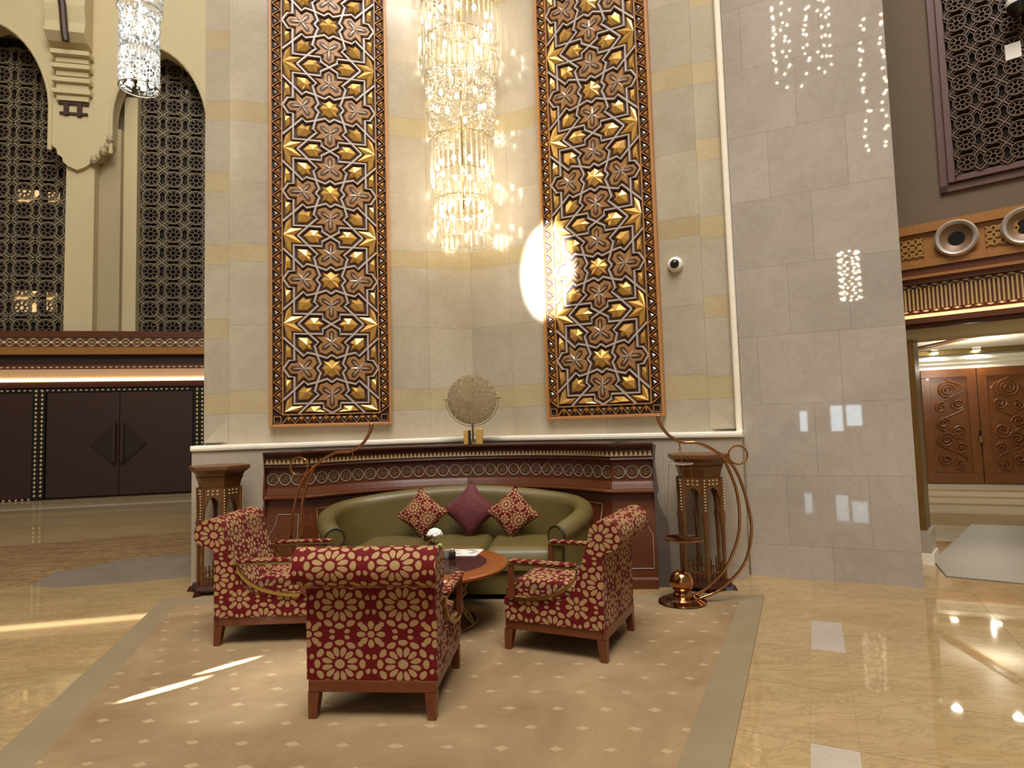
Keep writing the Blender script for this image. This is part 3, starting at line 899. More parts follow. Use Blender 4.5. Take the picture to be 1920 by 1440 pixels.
for i, (x0, s) in enumerate(((0.0, 1), (0.98, -1))):
    lf = MB().box(x0, x0 + .965, -0.012, 0.05, 0.02, 2.39).build('door_leaf', MAT['door_carved'], D3)
    for (a, b_, c, d) in ((0, .965, 2.22, 2.39), (0, .965, .02, .22), (0, .16, .222, 2.218), (.80, .965, .222, 2.218)):
        MB().box(x0 + a + .001, x0 + b_ - .001, -0.045, -0.0125, c, d).build('door_rail', MAT['door_carved'], lf, bevel=0.006)
    cx = x0 + .48
    b = MB()
    for (dx, z, r, tr, a0) in ((-.02, 1.96, .19, 2.6, 0.3), (.14, 1.66, .13, 1.8, 2.0), (-.16, 1.60, .11, 1.6, 1.0), (.12, 1.10, .16, 2.0, 2.6), (-.14, 1.28, .12, 1.6, 0.0), (-.10, .92, .15, 1.9, 1.2), (.15, .74, .12, 1.6, .4), (-.12, .52, .13, 1.7, 2.2), (.13, .40, .11, 1.5, 1.4)):
        b.tube(spiral(cx + s * dx, z, r, tr, s, a0), [0.016] * (int(tr * 12) + 1), 5)
    for q in range(3):
        pts = [(cx + s * (.26 * sin(2.2 * q + t * 5.2)), -0.05, .32 + q * .62 + .62 * t) for t in [k / 10 for k in range(11)]]
        b.tube(pts, 0.015, 5)
    b.build('carving', MAT['door_carved'], lf, smooth=True)
ek = MB().box(0.935, 0.965, -0.075, -0.046, 0.99, 1.10).build('lock_cover', MAT['black'], D3)
MB().lathe([(0.035, -.06), (0.04, -.02), (0.02, .03), (0.03, .06)], 12, (0.95, -0.085, 0.92)).build('door_knob', MAT['brass'], D3, smooth=True)

# ================================================================== CARVED WALL PANELS
UX, UZ = 0.508, 0.49675          # half cell
def S2(p): return (p[0] * UX, p[1] * UZ)


strap1 = [(0.0, .308), (.10, .234), (.306, .306), (.506, .355), (.585, .28), (.77, .467), (1.0, .69)]
strap1b = [(q, p) for p, q in strap1]
strap2 = [(0.0, 1.0), (.18, .885), (.185, .776), (.776, .776), (.776, .185), (.885, .18), (1.0, 0.0)]
cell_star = [(0, .308), (.10, .234), (.306, .306), (.234, .10), (.308, 0), (.234, -.10), (.306, -.306), (.10, -.234), (0, -.308), (-.10, -.234), (-.306, -.306), (-.234, -.10), (-.308, 0), (-.234, .10), (-.306, .306), (-.10, .234)]
half_fl = [(0, .308), (.10, .234), (.306, .306), (.355, .506), (.28, .585), (.467, .776), (.185, .776), (.18, .885), (0, 1.0)]
cell_flower = half_fl + [(-x, y) for x, y in half_fl[-2:0:-1]]
cell_leaf = [(.306, .306), (.506, .355), (.585, .28), (.77, .467), (.776, .776), (.467, .77), (.28, .585), (.355, .506)]
hb = [(0, 1.0), (.18, .885), (.185, .776), (.467, .776), (.69, 1.0)]
cell_bud = hb + [(x, 2 - y) for x, y in hb[-2:0:-1]]
cell_bud_half = hb                                   # cut by the bottom border
cell_side = [(1, 0), (.885, .18), (.776, .185), (.776, .467), (1.0, .69)]   # half bud cut by the side border
cell_hstar = [(1.0, .69), (.776, .467), (.776, .776), (.467, .776), (.69, 1.0), (.467, 1.224), (.776, 1.224), (.776, 1.533), (1.0, 1.31)]
cell_qstar = [(1.0, .69), (.776, .467), (.776, .776), (.467, .776), (.69, 1.0), (1.0, 1.0)]


def faceted(poly, centre, rise, mats, d=0.034, base=0.014, ridge=None):
    """raised piece: sloping rim, then facets up to one apex"""
    o = inset([S2(p) for p in poly], d)
    i2 = inset([S2(p) for p in poly], d + 0.011)
    b = MB()
    n = len(o)
    c = S2(centre)
    for k in range(n):
        j = (k + 1) % n
        b.face([(o[k][0], 0, o[k][1]), (o[j][0], 0, o[j][1]), (i2[j][0], -base, i2[j][1]), (i2[k][0], -base, i2[k][1])], 1)
        b.face([(i2[k][0], -base, i2[k][1]), (i2[j][0], -base, i2[j][1]), (c[0], -rise, c[1])], 0)
    return b.mesh('piece', mats)


def flower_mesh(rot):
    """trefoil rosette with dark grooves and a small silver cross"""
    def R(p):
        x, y = p
        for _ in range(rot): x, y = -y, x
        return (x, y)
    poly = [R(p) for p in cell_flower]
    o = inset([S2(p) for p in poly], 0.028)
    i2 = inset([S2(p) for p in poly], 0.040)
    b = MB()
    n = len(o)
    for k in range(n):
        j = (k + 1) % n
        b.face([(o[k][0], 0, o[k][1]), (o[j][0], 0, o[j][1]), (i2[j][0], -0.022, i2[j][1]), (i2[k][0], -0.022, i2[k][1])], 0)
    b.face([(p[0], -0.022, p[1]) for p in i2], 0)
    cx, cy = 0.0, 0.585
    for ang in (90, 218, 322):
        a = radians(ang)
        dx, dy = cos(a), sin(a)
        L = 0.27 if ang == 90 else 0.255

        def P(t, w): return S2(R((cx + dx * t - dy * w, cy + dy * t + dx * w)))
        for (t0, t1, w, yy, m) in ((0.02, L, 0.058, -0.0245, 1), (0.0, L - 0.05, 0.028, -0.029, 0), (0.0, L * .62, 0.014, -0.034, 2)):
            pts = [P(t0, 0), P(t0 + .05, w * .75), P(t1 - .05, w), P(t1, w * .35), P(t1, -w * .35), P(t1 - .05, -w), P(t0 + .05, -w * .75)]
            b.prism([(p[0], -0.021, p[1]) for p in pts], (0, yy + 0.021, 0), m)
    for ang in (38, 142, 270):
        a = radians(ang)
        dx, dy = cos(a), sin(a)
        q = [(cx, cy), (cx + dx * .06 - dy * .03, cy + dy * .06 + dx * .03), (cx + dx * .20, cy + dy * .20), (cx + dx * .06 + dy * .03, cy + dy * .06 - dx * .03)]
        q = [S2(R(p)) for p in q]
        b.face([(q[0][0], -0.034, q[0][1]), (q[1][0], -0.024, q[1][1]), (q[2][0], -0.0225, q[2][1])], 0)
        b.face([(q[0][0], -0.034, q[0][1]), (q[2][0], -0.0225, q[2][1]), (q[3][0], -0.024, q[3][1])], 2)
    return b.mesh('flower', [MAT['flower'], MAT['flower_dark'], MAT['silverline']])


def mir(poly, sx, sy): return [(sx * x, sy * y) for x, y in poly]


GM = [MAT['gold'], MAT['goldrim']]
M_star = faceted(cell_star, (0, 0), 0.045, GM, 0.034)
M_flow = [flower_mesh(r) for r in range(4)]
M_leaf = {(sx, sy): faceted(mir(cell_leaf, sx, sy), (sx * .52, sy * .53), 0.042, GM) for sx in (1, -1) for sy in (1, -1)}
M_bud = {sx: faceted(mir(cell_bud, sx, 1), (sx * .36, 1.0), 0.042, GM) for sx in (1, -1)}
M_budh = {(sx, sy): faceted(mir(cell_bud_half, sx, sy), (sx * .38, sy * .95), 0.036, GM, 0.022) for sx in (1, -1) for sy in (1, -1)}
M_side = {(sx, sy): faceted(mir(cell_side, sx, sy), (sx * .94, sy * .38), 0.036, GM, 0.026) for sx in (1, -1) for sy in (1, -1)}
M_hst = {sx: faceted(mir(cell_hstar, sx, 1), (sx * .985, 1.0), 0.045, GM, 0.022) for sx in (1, -1)}
M_qst = {(sx, sy): faceted(mir(cell_qstar, sx, sy), (sx * .97, sy * .95), 0.040, GM, 0.022) for sx in (1, -1) for sy in (1, -1)}


def strap_mesh(ncell):
    b = MB()
    segs = []
    for k in range(ncell):
        for sx in (1, -1):
            for sy in (1, -1):
                for pl in (strap1, strap1b, strap2):
                    pts = [(sx * x * UX, (sy * y + 2 * k) * UZ) for x, y in pl]
                    ribbon(b, pts, 0.036, -0.012, 0.0, m=1)
                    ribbon(b, pts, 0.0175, -0.026, -0.0125, m=0)
    return b.mesh('strapwork', [MAT['strap'], MAT['panel_mid']])


NC = 5
M_strap = strap_mesh(NC)
BW = 0.098   # width of the triangle border
tri = 0.139
tri_d = MB()
def tri_piece(flip, h, mats):
    b = MB()
    w = tri * 0.43
    pts = [(0.0, -w), (0.0, w), (h, 0.0)] if not flip else [(h, -w), (h, w), (0, 0)]
    o = inset(pts, 0.004)
    i2 = inset(pts, 0.018)
    c = (sum(p[0] for p in pts) / 3, sum(p[1] for p in pts) / 3)
    n = 3
    for k in range(3):
        j = (k + 1) % 3
        b.face([(o[k][0], 0, o[k][1]), (o[j][0], 0, o[j][1]), (i2[j][0], -0.014, i2[j][1]), (i2[k][0], -0.014, i2[k][1])], 1)
        b.face([(i2[k][0], -0.014, i2[k][1]), (i2[j][0], -0.014, i2[j][1]), (c[0], -0.022, c[1])], 0)
    return b.mesh('triangle', mats)


TM_a = tri_piece(False, BW * .86, [MAT['silverline'], MAT['flower_dark']])
TM_b = tri_piece(True, BW * .86, [MAT['gold'], MAT['panel_mid']])
ZB, ZT = 2.18 - UZ, 2.18 - UZ + 2 * UZ * NC


def carved_panel(ang, xc, label, lit):
    root = empty('carved_panel', (CN[0] + xc * cos(ang), CN[1] + xc * sin(ang), 0), ang)
    tag(root, label, 'wall panel', 'carved panels flanking the wall chandelier')
    f1, f2, f3 = UX + 0.012, UX + 0.012 + BW, UX + 0.012 + BW + 0.032
    zb1, zb2, zb3 = ZB - 0.012, ZB - 0.012 - BW, ZB - 0.012 - BW - 0.032
    zt1, zt2, zt3 = ZT + 0.012, ZT + 0.012 + BW, ZT + 0.012 + BW + 0.032
    MB().box(-f2, f2, -0.030, -0.004, zb2, zt2).build('ground', MAT['panel_back'], root)
    for (x0, x1, z0, z1) in ((-f3, -f2, zb3, zt3), (f2, f3, zb3, zt3), (-f2, f2, zb3, zb2), (-f2, f2, zt2, zt3)):
        MB().box(x0, x1, -0.075, -0.002, z0, z1).build('outer_frame', MAT['panel_frame'], root, bevel=0.006)
    for (x0, x1, z0, z1) in ((-f1, -UX, zb1, zt1), (UX, f1, zb1, zt1), (-UX, UX, zb1, ZB), (-UX, UX, ZT, zt1)):
        MB().box(x0, x1, -0.062, -0.0305, z0, z1).build('inner_frame', MAT['panel_frame'], root)
    Y = -0.031
    inst('strapwork', M_strap, root, (0, Y, 2.18))
    for k in range(NC):
        z = 2.18 + 2 * UZ * k
        inst('star', M_star, root, (0, Y, z))
        for r in range(4): inst('flower', M_flow[r], root, (0, Y, z))
        for key, me in M_leaf.items(): inst('leaf', me, root, (0, Y, z))
        for key, me in M_side.items(): inst('half_leaf', me, root, (0, Y, z))
        if k < NC - 1:
            for sx in (1, -1):
                inst('leaf', M_bud[sx], root, (0, Y, z))
                inst('half_star', M_hst[sx], root, (0, Y, z))
    for sx in (1, -1):
        inst('half_leaf', M_budh[(sx, -1)], root, (0, Y, 2.18))
        inst('quarter_star', M_qst[(sx, -1)], root, (0, Y, 2.18))
        inst('half_leaf', M_budh[(sx, 1)], root, (0, Y, 2.18 + 2 * UZ * (NC - 1)))
        inst('quarter_star', M_qst[(sx, 1)], root, (0, Y, 2.18 + 2 * UZ * (NC - 1)))
    # triangle borders
    for s in (-1, 1):
        z = ZB
        while z < ZT - 0.05:
            if s < 0:
                inst('triangle', TM_b, root, (-f2 + .008, Y, z + tri / 2))
                inst('triangle', TM_a, root, (-f1 - .006 - BW * .86 + .0, Y, z + tri))
                # zigzag bars
            else:
                inst('triangle', TM_a, root, (f1 + .006, Y, z + tri / 2))
                inst('triangle', TM_b, root, (f1 + .006, Y, z + tri))
            z += tri
        b = MB()
        pts = []
        z = ZB
        q = 0
        while z < ZT:
            xx = (f1 + .004) if q % 2 == 0 else (f2 - .004)
            pts.append((s * xx, z))
            z += tri / 2
            q += 1
        ribbon(b, pts, 0.010, -0.052, -0.0305)
        b.build('zigzag', MAT['panel_frame'], root)
    nx = 8
    st_ = 2 * f1 / nx
    for q in range(nx):
        x = -f1 + st_ * (q + .5)
        inst('triangle', TM_b, root, (x, Y, zb2 + .006), (0, radians(-90), 0))
        if q < nx - 1: inst('triangle', TM_a, root, (x + st_ / 2, Y, zb1 - .006), (0, radians(90), 0))
    b = MB()
    ribbon(b, [(-f1 + st_ / 2 * q, (zb2 + .004) if q % 2 == 0 else (zb1 - .004)) for q in range(2 * nx + 1)], 0.010, -0.052, -0.0305)
    b.build('zigzag', MAT['panel_frame'], root)
    for s in (-1, 1):
        cx, cz = s * (f1 + f2) / 2, (zb1 + zb2) / 2
        b = MB()
        ribbon(b, [(cx - .035, cz - .035), (cx + .035, cz - .035), (cx + .035, cz + .035), (cx - .035, cz + .035)], .01, -0.055, -0.0305, True)
        b.build('corner_square', MAT['panel_frame'], root)
    return root


carved_panel(RL, -1.615, 'tall carved geometric panel with gold stars on the left marble niche wall', 0)
carved_panel(RR, 1.608, 'tall carved geometric panel on the right niche wall struck by daylight', 1)

# ================================================================== CARPET
cp = empty('carpet', W(0, 3.4), RN)
tag(cp, 'beige carpet with pale lozenges and plain border under the seating group', 'carpet')


def A2L(a, b): return (a, -(b - 3.4))


outer = [(-2.62, 1.82), (2.70, 1.78), (1.35, 5.5), (-1.28, 5.4)]
inner = [(-2.36, 2.02), (2.44, 1.98), (1.12, 5.5), (-1.02, 5.4)]
MB().prism([(*A2L(*p), 0.004) for p in inner], (0, 0, 0.010)).build('field', MAT['carpet'], cp)
for i in (3, 0, 1):
    j = (i + 1) % 4
    MB().prism([(*A2L(*p), 0.0035) for p in (outer[i], outer[j], inner[j], inner[i])], (0, 0, 0.0095)).build('border', MAT['carpet_border'], cp)

# grey runner laid through the opening on the right
rn = flat('floor_runner', [(3.895, 5.681), (5.6, 4.50), (8.6, 7.0), (6.0, 8.2), (4.20, 6.30), (4.06, 6.02)], 0.004, 0.016, MAT['mat_grey'])
tag(rn, 'thin grey runner on the floor in the right-hand opening', 'runner')

# ================================================================== ARMCHAIRS
def make_armchair():
    root = empty('armchair')
    hw = 0.345
    # side profile (y forward, z)
    cyr, czr, rr = -0.372, 0.778, 0.102
    prof = [(0.335, 0.195), (0.345, 0.34), (0.30, 0.352), (-0.06, 0.352), (-0.135, 0.40), (-0.185, 0.52), (-0.225, 0.64), (-0.262, 0.74)]
    prof += arc(cyr, czr, rr, 8, 262, 16)
    prof += [(-0.345, 0.66), (-0.345, 0.40), (-0.345, 0.195)]
    b = MB()
    s = 0.0
    us = [0.0]
    n = len(prof)
    for i in range(1, n + 1):
        p, q = prof[i - 1], prof[i % n]
        s += sqrt((p[0] - q[0]) ** 2 + (p[1] - q[1]) ** 2)
        us.append(s)
    # rows along the profile; v measured so that rosettes sit on the back
    tot = us[n - 1]
    for i in range(n):
        p, q = prof[i], prof[(i + 1) % n]
        # the roll is a little wider than the body below it
        def hwid(k):
            k = k % n
            return hw + (0.028 if prof[k][1] > 0.70 else 0.0)
        a, c = hwid(i), hwid(i + 1)
        v0, v1 = tot - us[i] + 0.07, tot - us[i + 1] + 0.07
        b.face([(-a, p[0], p[1]), (a, p[0], p[1]), (c, q[0], q[1]), (-c, q[0], q[1])], 0, [(-a, v0), (a, v0), (c, v1), (-c, v1)])
    for sx in (-1, 1):
        pts = [(sx * (hw + (0.028 if z > 0.70 else 0.0)), y, z) for y, z in prof]
        uv = [(y + 0.168, z - 0.02) for y, z in prof]
        b.face(pts, 0, uv)
    b.build('body', MAT['fabric'], root, merge=True, smooth=True, angle=35)
    # seat cushion, softly domed
    b = MB()
    rows, uvs = [], []
    N = 10
    for j in range(N + 1):
        y = -0.13 + 0.475 * j / N
        r, u = [], []
        for i in range(N + 1):
            x = -0.305 + 0.61 * i / N
            ex = min(1, (1 - abs(x) / 0.305) * 6); ey = min(1, min(j, N - j) / N * 6)
            z = 0.395 + 0.045 * sqrt(max(0, ex)) * sqrt(max(0, ey)) + 0.012 * cos(x * 5)
            r.append((x, y, z)); u.append((x * 1.0, y * 1.0))
        rows.append(r); uvs.append(u)
    b.grid(rows, 0, uvs=uvs)
    edge = [(r[0]) for r in rows] + rows[-1][1:] + [r[-1] for r in rows[-2::-1]] + rows[0][-2:0:-1]
    m = len(edge)
    for i in range(m):
        p, q = edge[i], edge[(i + 1) % m]
        b.face([p, q, (q[0], q[1], 0.353), (p[0], p[1], 0.353)], 0, [(p[0] + p[1], p[2]), (q[0] + q[1], q[2]), (q[0] + q[1], .353), (p[0] + p[1], .353)])
    b.build('seat', MAT['fabric'], root, merge=True, smooth=True, angle=60)
    # wooden rails
    MB().box(-0.335, 0.335, -0.352, -0.325, 0.135, 0.194).build('rail', MAT['chairwood'], root, bevel=0.004)
    MB().box(-0.335, 0.335, 0.318, 0.345, 0.135, 0.194).build('rail', MAT['chairwood'], root, bevel=0.004)
    for sx in (-1, 1):
        MB().box(sx * 0.322 - .013, sx * 0.322 + .013, -0.324, 0.317, 0.135, 0.194).build('rail', MAT['chairwood'], root, bevel=0.004)
        for sy in (-1, 1):
            cx, cy = sx * 0.308, sy * 0.320
            t, l = 0.030, 0.021
            rowsL = [[(cx - t, cy - t, .134), (cx + t, cy - t, .134), (cx + t, cy + t, .134), (cx - t, cy + t, .134)],
                     [(cx + sx * .006 - l, cy + sy * .012 - l, 0), (cx + sx * .006 + l, cy + sy * .012 - l, 0), (cx + sx * .006 + l, cy + sy * .012 + l, 0), (cx + sx * .006 - l, cy + sy * .012 + l, 0)]]
            lb = MB().grid(rowsL, 0, close_u=True)
            lb.face(rowsL[0]); lb.face(rowsL[1])
            lb.build('leg', MAT['chairwood'], root, merge=True)
        # arm: post, padded top and curved gilt band
        x = sx * 0.352
        arm = empty('arm', (x, 0, 0), 0, root)
        MB().prism([(-0.017, 0.262, 0.345), (-0.017, 0.305, 0.345), (-0.017, 0.300, 0.565), (-0.017, 0.268, 0.58)], (0.034, 0, 0)).build('post', MAT['chairwood'], arm, bevel=0.003)
        MB().box(-0.022, 0.022, -0.20, 0.298, 0.560, 0.575).build('arm_rail', MAT['brass_aged'], arm, bevel=0.003)
        MB().box(-0.030, 0.030, -0.17, 0.285, 0.576, 0.598).build('arm_pad', MAT['fabric'], arm, bevel=0.008)
        bb = MB()
        path = arc(0.262, 0.575, 0.44, 184, 270, 14, 0.225)
        rows = [[(-0.012, y, z), (0.012, y, z), (0.012, y - .004, z - .022), (-0.012, y - .004, z - .022)] for y, z in path]
        bb.grid(rows, 0, close_u=True)
        bb.face(rows[0][::-1]); bb.face(rows[-1])
        bb.build('arm_band', MAT['brass'], arm, smooth=True)
    return root


def copy_tree(o, parent=None):
    c = o.copy()
    COL.objects.link(c)
    c.parent = parent
    for ch in list(o.children): copy_tree(ch, c)
    return c


chair = make_armchair()
spots = [((0.056, 3.70), 0.0, 'red rosette armchair seen from behind, nearest the viewer'),
         ((1.085, 2.86), 69.5, 'red rosette armchair on the right, beside the copper ball stand'),
         ((-1.10, 2.657), -83.8, 'red rosette armchair on the left, in front of the left pedestal')]
for i, ((a, b_), ph, lb) in enumerate(spots):
    o = chair if i == 0 else copy_tree(chair)
    p = W(a, b_)
    o.location = (p.x, p.y, 0.014)
    o.rotation_euler = (0, 0, RN + radians(ph))
    tag(o, lb, 'armchair', 'armchairs around the coffee table')

# ================================================================== SOFA
def frame_along(pts):
    """tangent-normal pairs of a plan polyline; normal points outwards (left of travel reversed)"""
    out = []
    n = len(pts)
    for i in range(n):
        a, c = pts[max(0, i - 1)], pts[min(n - 1, i + 1)]
        d = (Vector(c) - Vector(a)).normalized()
        out.append((Vector(pts[i]), d, Vector((-d.y, d.x))))
    return out


sofa = empty('sofa', W(0.04, 1.5), RN)
tag(sofa, 'curved olive green leather sofa with rolled back in the marble niche', 'sofa')
# plan of the inner face, from the left arm front round the back to the right arm front (x, y) with y away from viewer
half = [(-0.86, -0.52), (-0.97, -0.37), (-1.06, -0.17), (-1.055, 0.04), (-0.94, 0.20), (-0.72, 0.30), (-0.38, 0.365), (0.0, 0.385)]
plan = half + [(-x, y) for x, y in half[-2::-1]]
plan = [(p.x, p.y) for p in spline([(x, y, 0) for x, y in plan], 5)]
fr = frame_along(plan)
Ls = [0.0]
for i in range(1, len(plan)):
    Ls.append(Ls[-1] + (Vector(plan[i]) - Vector(plan[i - 1])).length)
rows = []
for (p, d, nn), l in zip(fr, Ls):
    t = abs(2 * l / Ls[-1] - 1)            # 1 at the arms, 0 at mid back
    H = 0.905 - 0.20 * t ** 1.6 - 0.045 * t ** 6
    R_ = 0.085
    prof = [(0.0, 0.20), (0.0, 0.42), (0.015, H - 0.22), (0.025, H - 0.10)]
    prof += [(0.025 + R_ + R_ * cos(a), H - R_ + R_ * sin(a)) for a in [radians(180 - 22 * k) for k in range(0, 11)]]
    prof += [(0.17, H - 0.20), (0.19, H - 0.36), (0.19, 0.20)]
    rows.append([(p.x + nn.x * o, p.y + nn.y * o, z) for o, z in prof])
b = MB().grid(rows)
b.face(rows[0]); b.face(rows[-1][::-1])
b.build('backrest', MAT['leather'], sofa, smooth=True, angle=50, merge=True)
# scroll faces on the arm fronts
for e_, sgn in ((0, -1), (-1, 1)):
    p, d, nn = fr[e_]
    H = 0.905 - 0.245
    c = p + nn * 0.11
    dirv = d if e_ == 0 else -d
    b = MB()
    pts = [(0.075 * cos(a) , 0.075 * sin(a)) for a in [2 * pi * k / 20 for k in range(20)]]
    b.prism([(c.x + nn.x * x - dirv.x * 0.0, c.y + nn.y * x, H - 0.085 + z) for x, z in pts], (-dirv.x * 0.018, -dirv.y * 0.018, 0))
    b.build('arm_scroll', MAT['leather'], sofa, smooth=True)
    path = [(c.x + nn.x * 0.085 * cos(a) - dirv.x * .012, c.y + nn.y * .085 * cos(a) - dirv.y * .012, H - 0.085 + 0.085 * sin(a)) for a in [radians(-40 + 260 * k / 16) for k in range(17)]]
    path = [(path[0][0], path[0][1], 0.30)] + path + [(path[-1][0], path[-1][1], 0.30)]
    MB().tube(path, 0.011, 6).build('piping', MAT['leather_dark'], sofa, smooth=True)
# base and feet
bp = [(x * 0.995, y - 0.004) for x, y in plan]
basepts = [(-0.93, -0.53)] + [(p[0], p[1]) for p in plan] + [(0.93, -0.53)]
MB().prism([(x, max(y, -0.41), 0.06) for x, y in plan], (0, 0, 0.20)).build('base', MAT['leather'], sofa, bevel=0.0)
for x, y in ((-0.84, -0.36), (0.84, -0.36), (-0.75, 0.24), (0.75, 0.24)):
    MB().box(x - .03, x + .03, y - .03, y + .03, 0.0145 if y < 0 else 0.0, 0.062).build('foot', MAT['chairwood'], sofa)
# three seat cushions
def plan_y(x):
    best = min(range(len(plan)), key=lambda i: abs(plan[i][0] - x) + (0 if plan[i][1] > -0.2 else 9))
    return plan[best][1]


for (x0, x1) in ((-0.90, -0.315), (-0.31, 0.31), (0.315, 0.90)):
    N = 12
    rows, top_ = [], []
    for j in range(N + 1):
        r = []
        for i in range(N + 1):
            x = x0 + (x1 - x0) * i / N
            yb = min(plan_y(max(-0.94, min(0.94, x))), 0.36) - 0.012
            yf = -0.44
            y = yf + (yb - yf) * j / N
            ed = min(i, N - i) / N * (x1 - x0); ey = min(j, N - j) / N * (yb - yf)
            q = min(1.0, ed / 0.06); q2 = min(1.0, ey / 0.07)
            z = 0.405 + 0.045 * sqrt(q * (2 - q)) * sqrt(q2 * (2 - q2))
            r.append((x, y, z))
        rows.append(r)
    b = MB().grid(rows)
    edge = [r[0] for r in rows] + rows[-1][1:] + [r[-1] for r in rows[-2::-1]] + rows[0][-2:0:-1]
    m = len(edge)
    for i in range(m):
        p, q = edge[i], edge[(i + 1) % m]
        b.face([p, q, (q[0], q[1], 0.262), (p[0], p[1], 0.262)])
    b.build('seat_cushion', MAT['leather'], sofa, merge=True, smooth=True, angle=70)


# cushions standing on their corners
def cushion_mesh(mat, s=0.225, th=0.075):
    b = MB()
    N = 12
    for side in (1, -1):
        rows, uvs = [], []
        for j in range(N + 1):
            r, u = [], []
            for i in range(N + 1):
                x, y = -1 + 2 * i / N, -1 + 2 * j / N
                d = (1 - x * x) * (1 - y * y)
                pin = 1 - 0.10 * ((1 - x * x) * abs(y) ** 2 + (1 - y * y) * abs(x) ** 2)
                r.append((x * s * pin, side * th * d ** 0.45 if d > 0 else 0.0, y * s * pin))
                u.append((x * s, y * s + (3.3 if side < 0 else 0)))
            rows.append(r); uvs.append(u)
        b.grid(rows, 0, uvs=uvs)
    return b.mesh('cushion', mat, smooth=True, merge=True, angle=80)


CM = cushion_mesh(MAT['fabric_cushion'], 0.186, 0.07), cushion_mesh(MAT['burgundy'], 0.198, 0.08)
for (a, b_, z, ang, tilt, me, lb, g) in ((-0.325, 1.34, 0.668, 40, -14, CM[0], 'rosette patterned cushion left of the plain burgundy cushion on the sofa', 'patterned sofa cushions'),
                                         (0.140, 1.29, 0.690, 46, -14, CM[1], 'plain burgundy velvet cushion in the middle of the sofa', None),
                                         (0.555, 1.34, 0.662, 51, -14, CM[0], 'rosette patterned cushion right of the plain burgundy cushion on the sofa', 'patterned sofa cushions')):
    o = inst('cushion', me, None, W(a, b_, z))
    o.rotation_mode = 'XYZ'
    o.matrix_world = Matrix.Translation(W(a, b_, z)) @ Matrix.Rotation(RN, 4, 'Z') @ Matrix.Rotation(radians(tilt), 4, 'X') @ Matrix.Rotation(radians(ang), 4, 'Y')
    tag(o, lb, 'cushion', g)

# ================================================================== COFFEE TABLE and things on it
tb = empty('coffee_table', W(0.04, 2.53), RN)
tag(tb, 'round wooden coffee table with dark inset top and openwork metal base', 'coffee table')
MB().lathe([(0.40, 0.405), (0.552, 0.410), (0.574, 0.422), (0.578, 0.438), (0.566, 0.450), (0.415, 0.450)], 56, caps=False).face([(0.40 * cos(2 * pi * k / 40), 0.40 * sin(2 * pi * k / 40), 0.406) for k in range(40)]).build('top_rim', MAT['tablewood'], tb, smooth=True, angle=30)
MB().lathe([(0.414, 0.43), (0.414, 0.4495), (0.001, 0.4495)], 48, caps=False).build('inset_top', NT('dark_inset_glass').out(lin(60, 34, 28), 0.08, 0.0), tb)
for k in range(6):
    a = 2 * pi * k / 6 + 0.3
    for s in (1, -1):
        pts = spline([(0.30 * cos(a), 0.30 * sin(a), 0.40), (0.27 * cos(a + s * .15), 0.27 * sin(a + s * .15), 0.32), (0.21 * cos(a + s * .42), 0.21 * sin(a + s * .42), 0.20), (0.27 * cos(a + s * .62), 0.27 * sin(a + s * .62), 0.09), (0.33 * cos(a + s * .52), 0.33 * sin(a + s * .52), 0.01)], 5)
        MB().tube(pts, 0.014, 6).build('base_bar', MAT['brass_aged'], tb, smooth=True)
for r, z in ((0.33, 0.012), (0.245, 0.22), (0.30, 0.392)):
    MB().tube([(r * cos(2 * pi * k / 36), r * sin(2 * pi * k / 36), z) for k in range(36)], 0.012, 6, closed=True).build('base_ring', MAT['brass_aged'], tb, smooth=True)
tb.location.z = 0.014
TZ = 0.464 + 0.0005
# vase of flowers
vs = empty('flower_vase', W(0.0, 2.30, TZ), RN)
tag(vs, 'small dark vase with white and red flowers on the coffee table', 'vase')
MB().lathe([(0.035, 0.0), (0.042, 0.02), (0.036, 0.06), (0.026, 0.085), (0.032, 0.095)], 16).build('vessel', MAT['black'], vs, smooth=True)
random.seed(3)
for k, (dx, dy, h) in enumerate(((0.01, 0, .165), (-.03, .02, .10), (.05, -.01, .085), (0.035, .03, .11))):
    MB().tube([(0, 0, 0.07), (dx * .5, dy * .5, h * .7), (dx, dy, h)], 0.003, 5).build('stem', MAT['green'], vs)
def bloom(c, r, mat):
    b = MB()
    for q in range(26):
        a = q * 2.39996
        ph = 0.15 + 1.35 * (q / 26) ** .6
        d = Vector((cos(a) * sin(ph), sin(a) * sin(ph), cos(ph)))
        p = Vector(c) + d * r * 0.75
        b.sphere(p, r * .34, 6, 4, 0, 0.7)
    return b.build('bloom', mat, vs, smooth=True)


bloom((0.01, 0, .165), .062, MAT['petalwhite'])
bloom((-0.03, 0.02, .095), .026, MAT['petalred'])
bloom((0.05, -0.01, .08), .026, plain('lime_petal', (188, 196, 120), 0.6, 0, 0.1, 20))
for q in range(9):
    a = q * 0.75
    L = 0.05 + 0.02 * (q % 3)
    MB().face([(0, 0, .075), (cos(a + .3) * L * .6, sin(a + .3) * L * .6, .10), (cos(a) * L, sin(a) * L, .09 - .01 * (q % 2)), (cos(a - .3) * L * .6, sin(a - .3) * L * .6, .095)]).build('foliage_leaf', MAT['green'], vs)
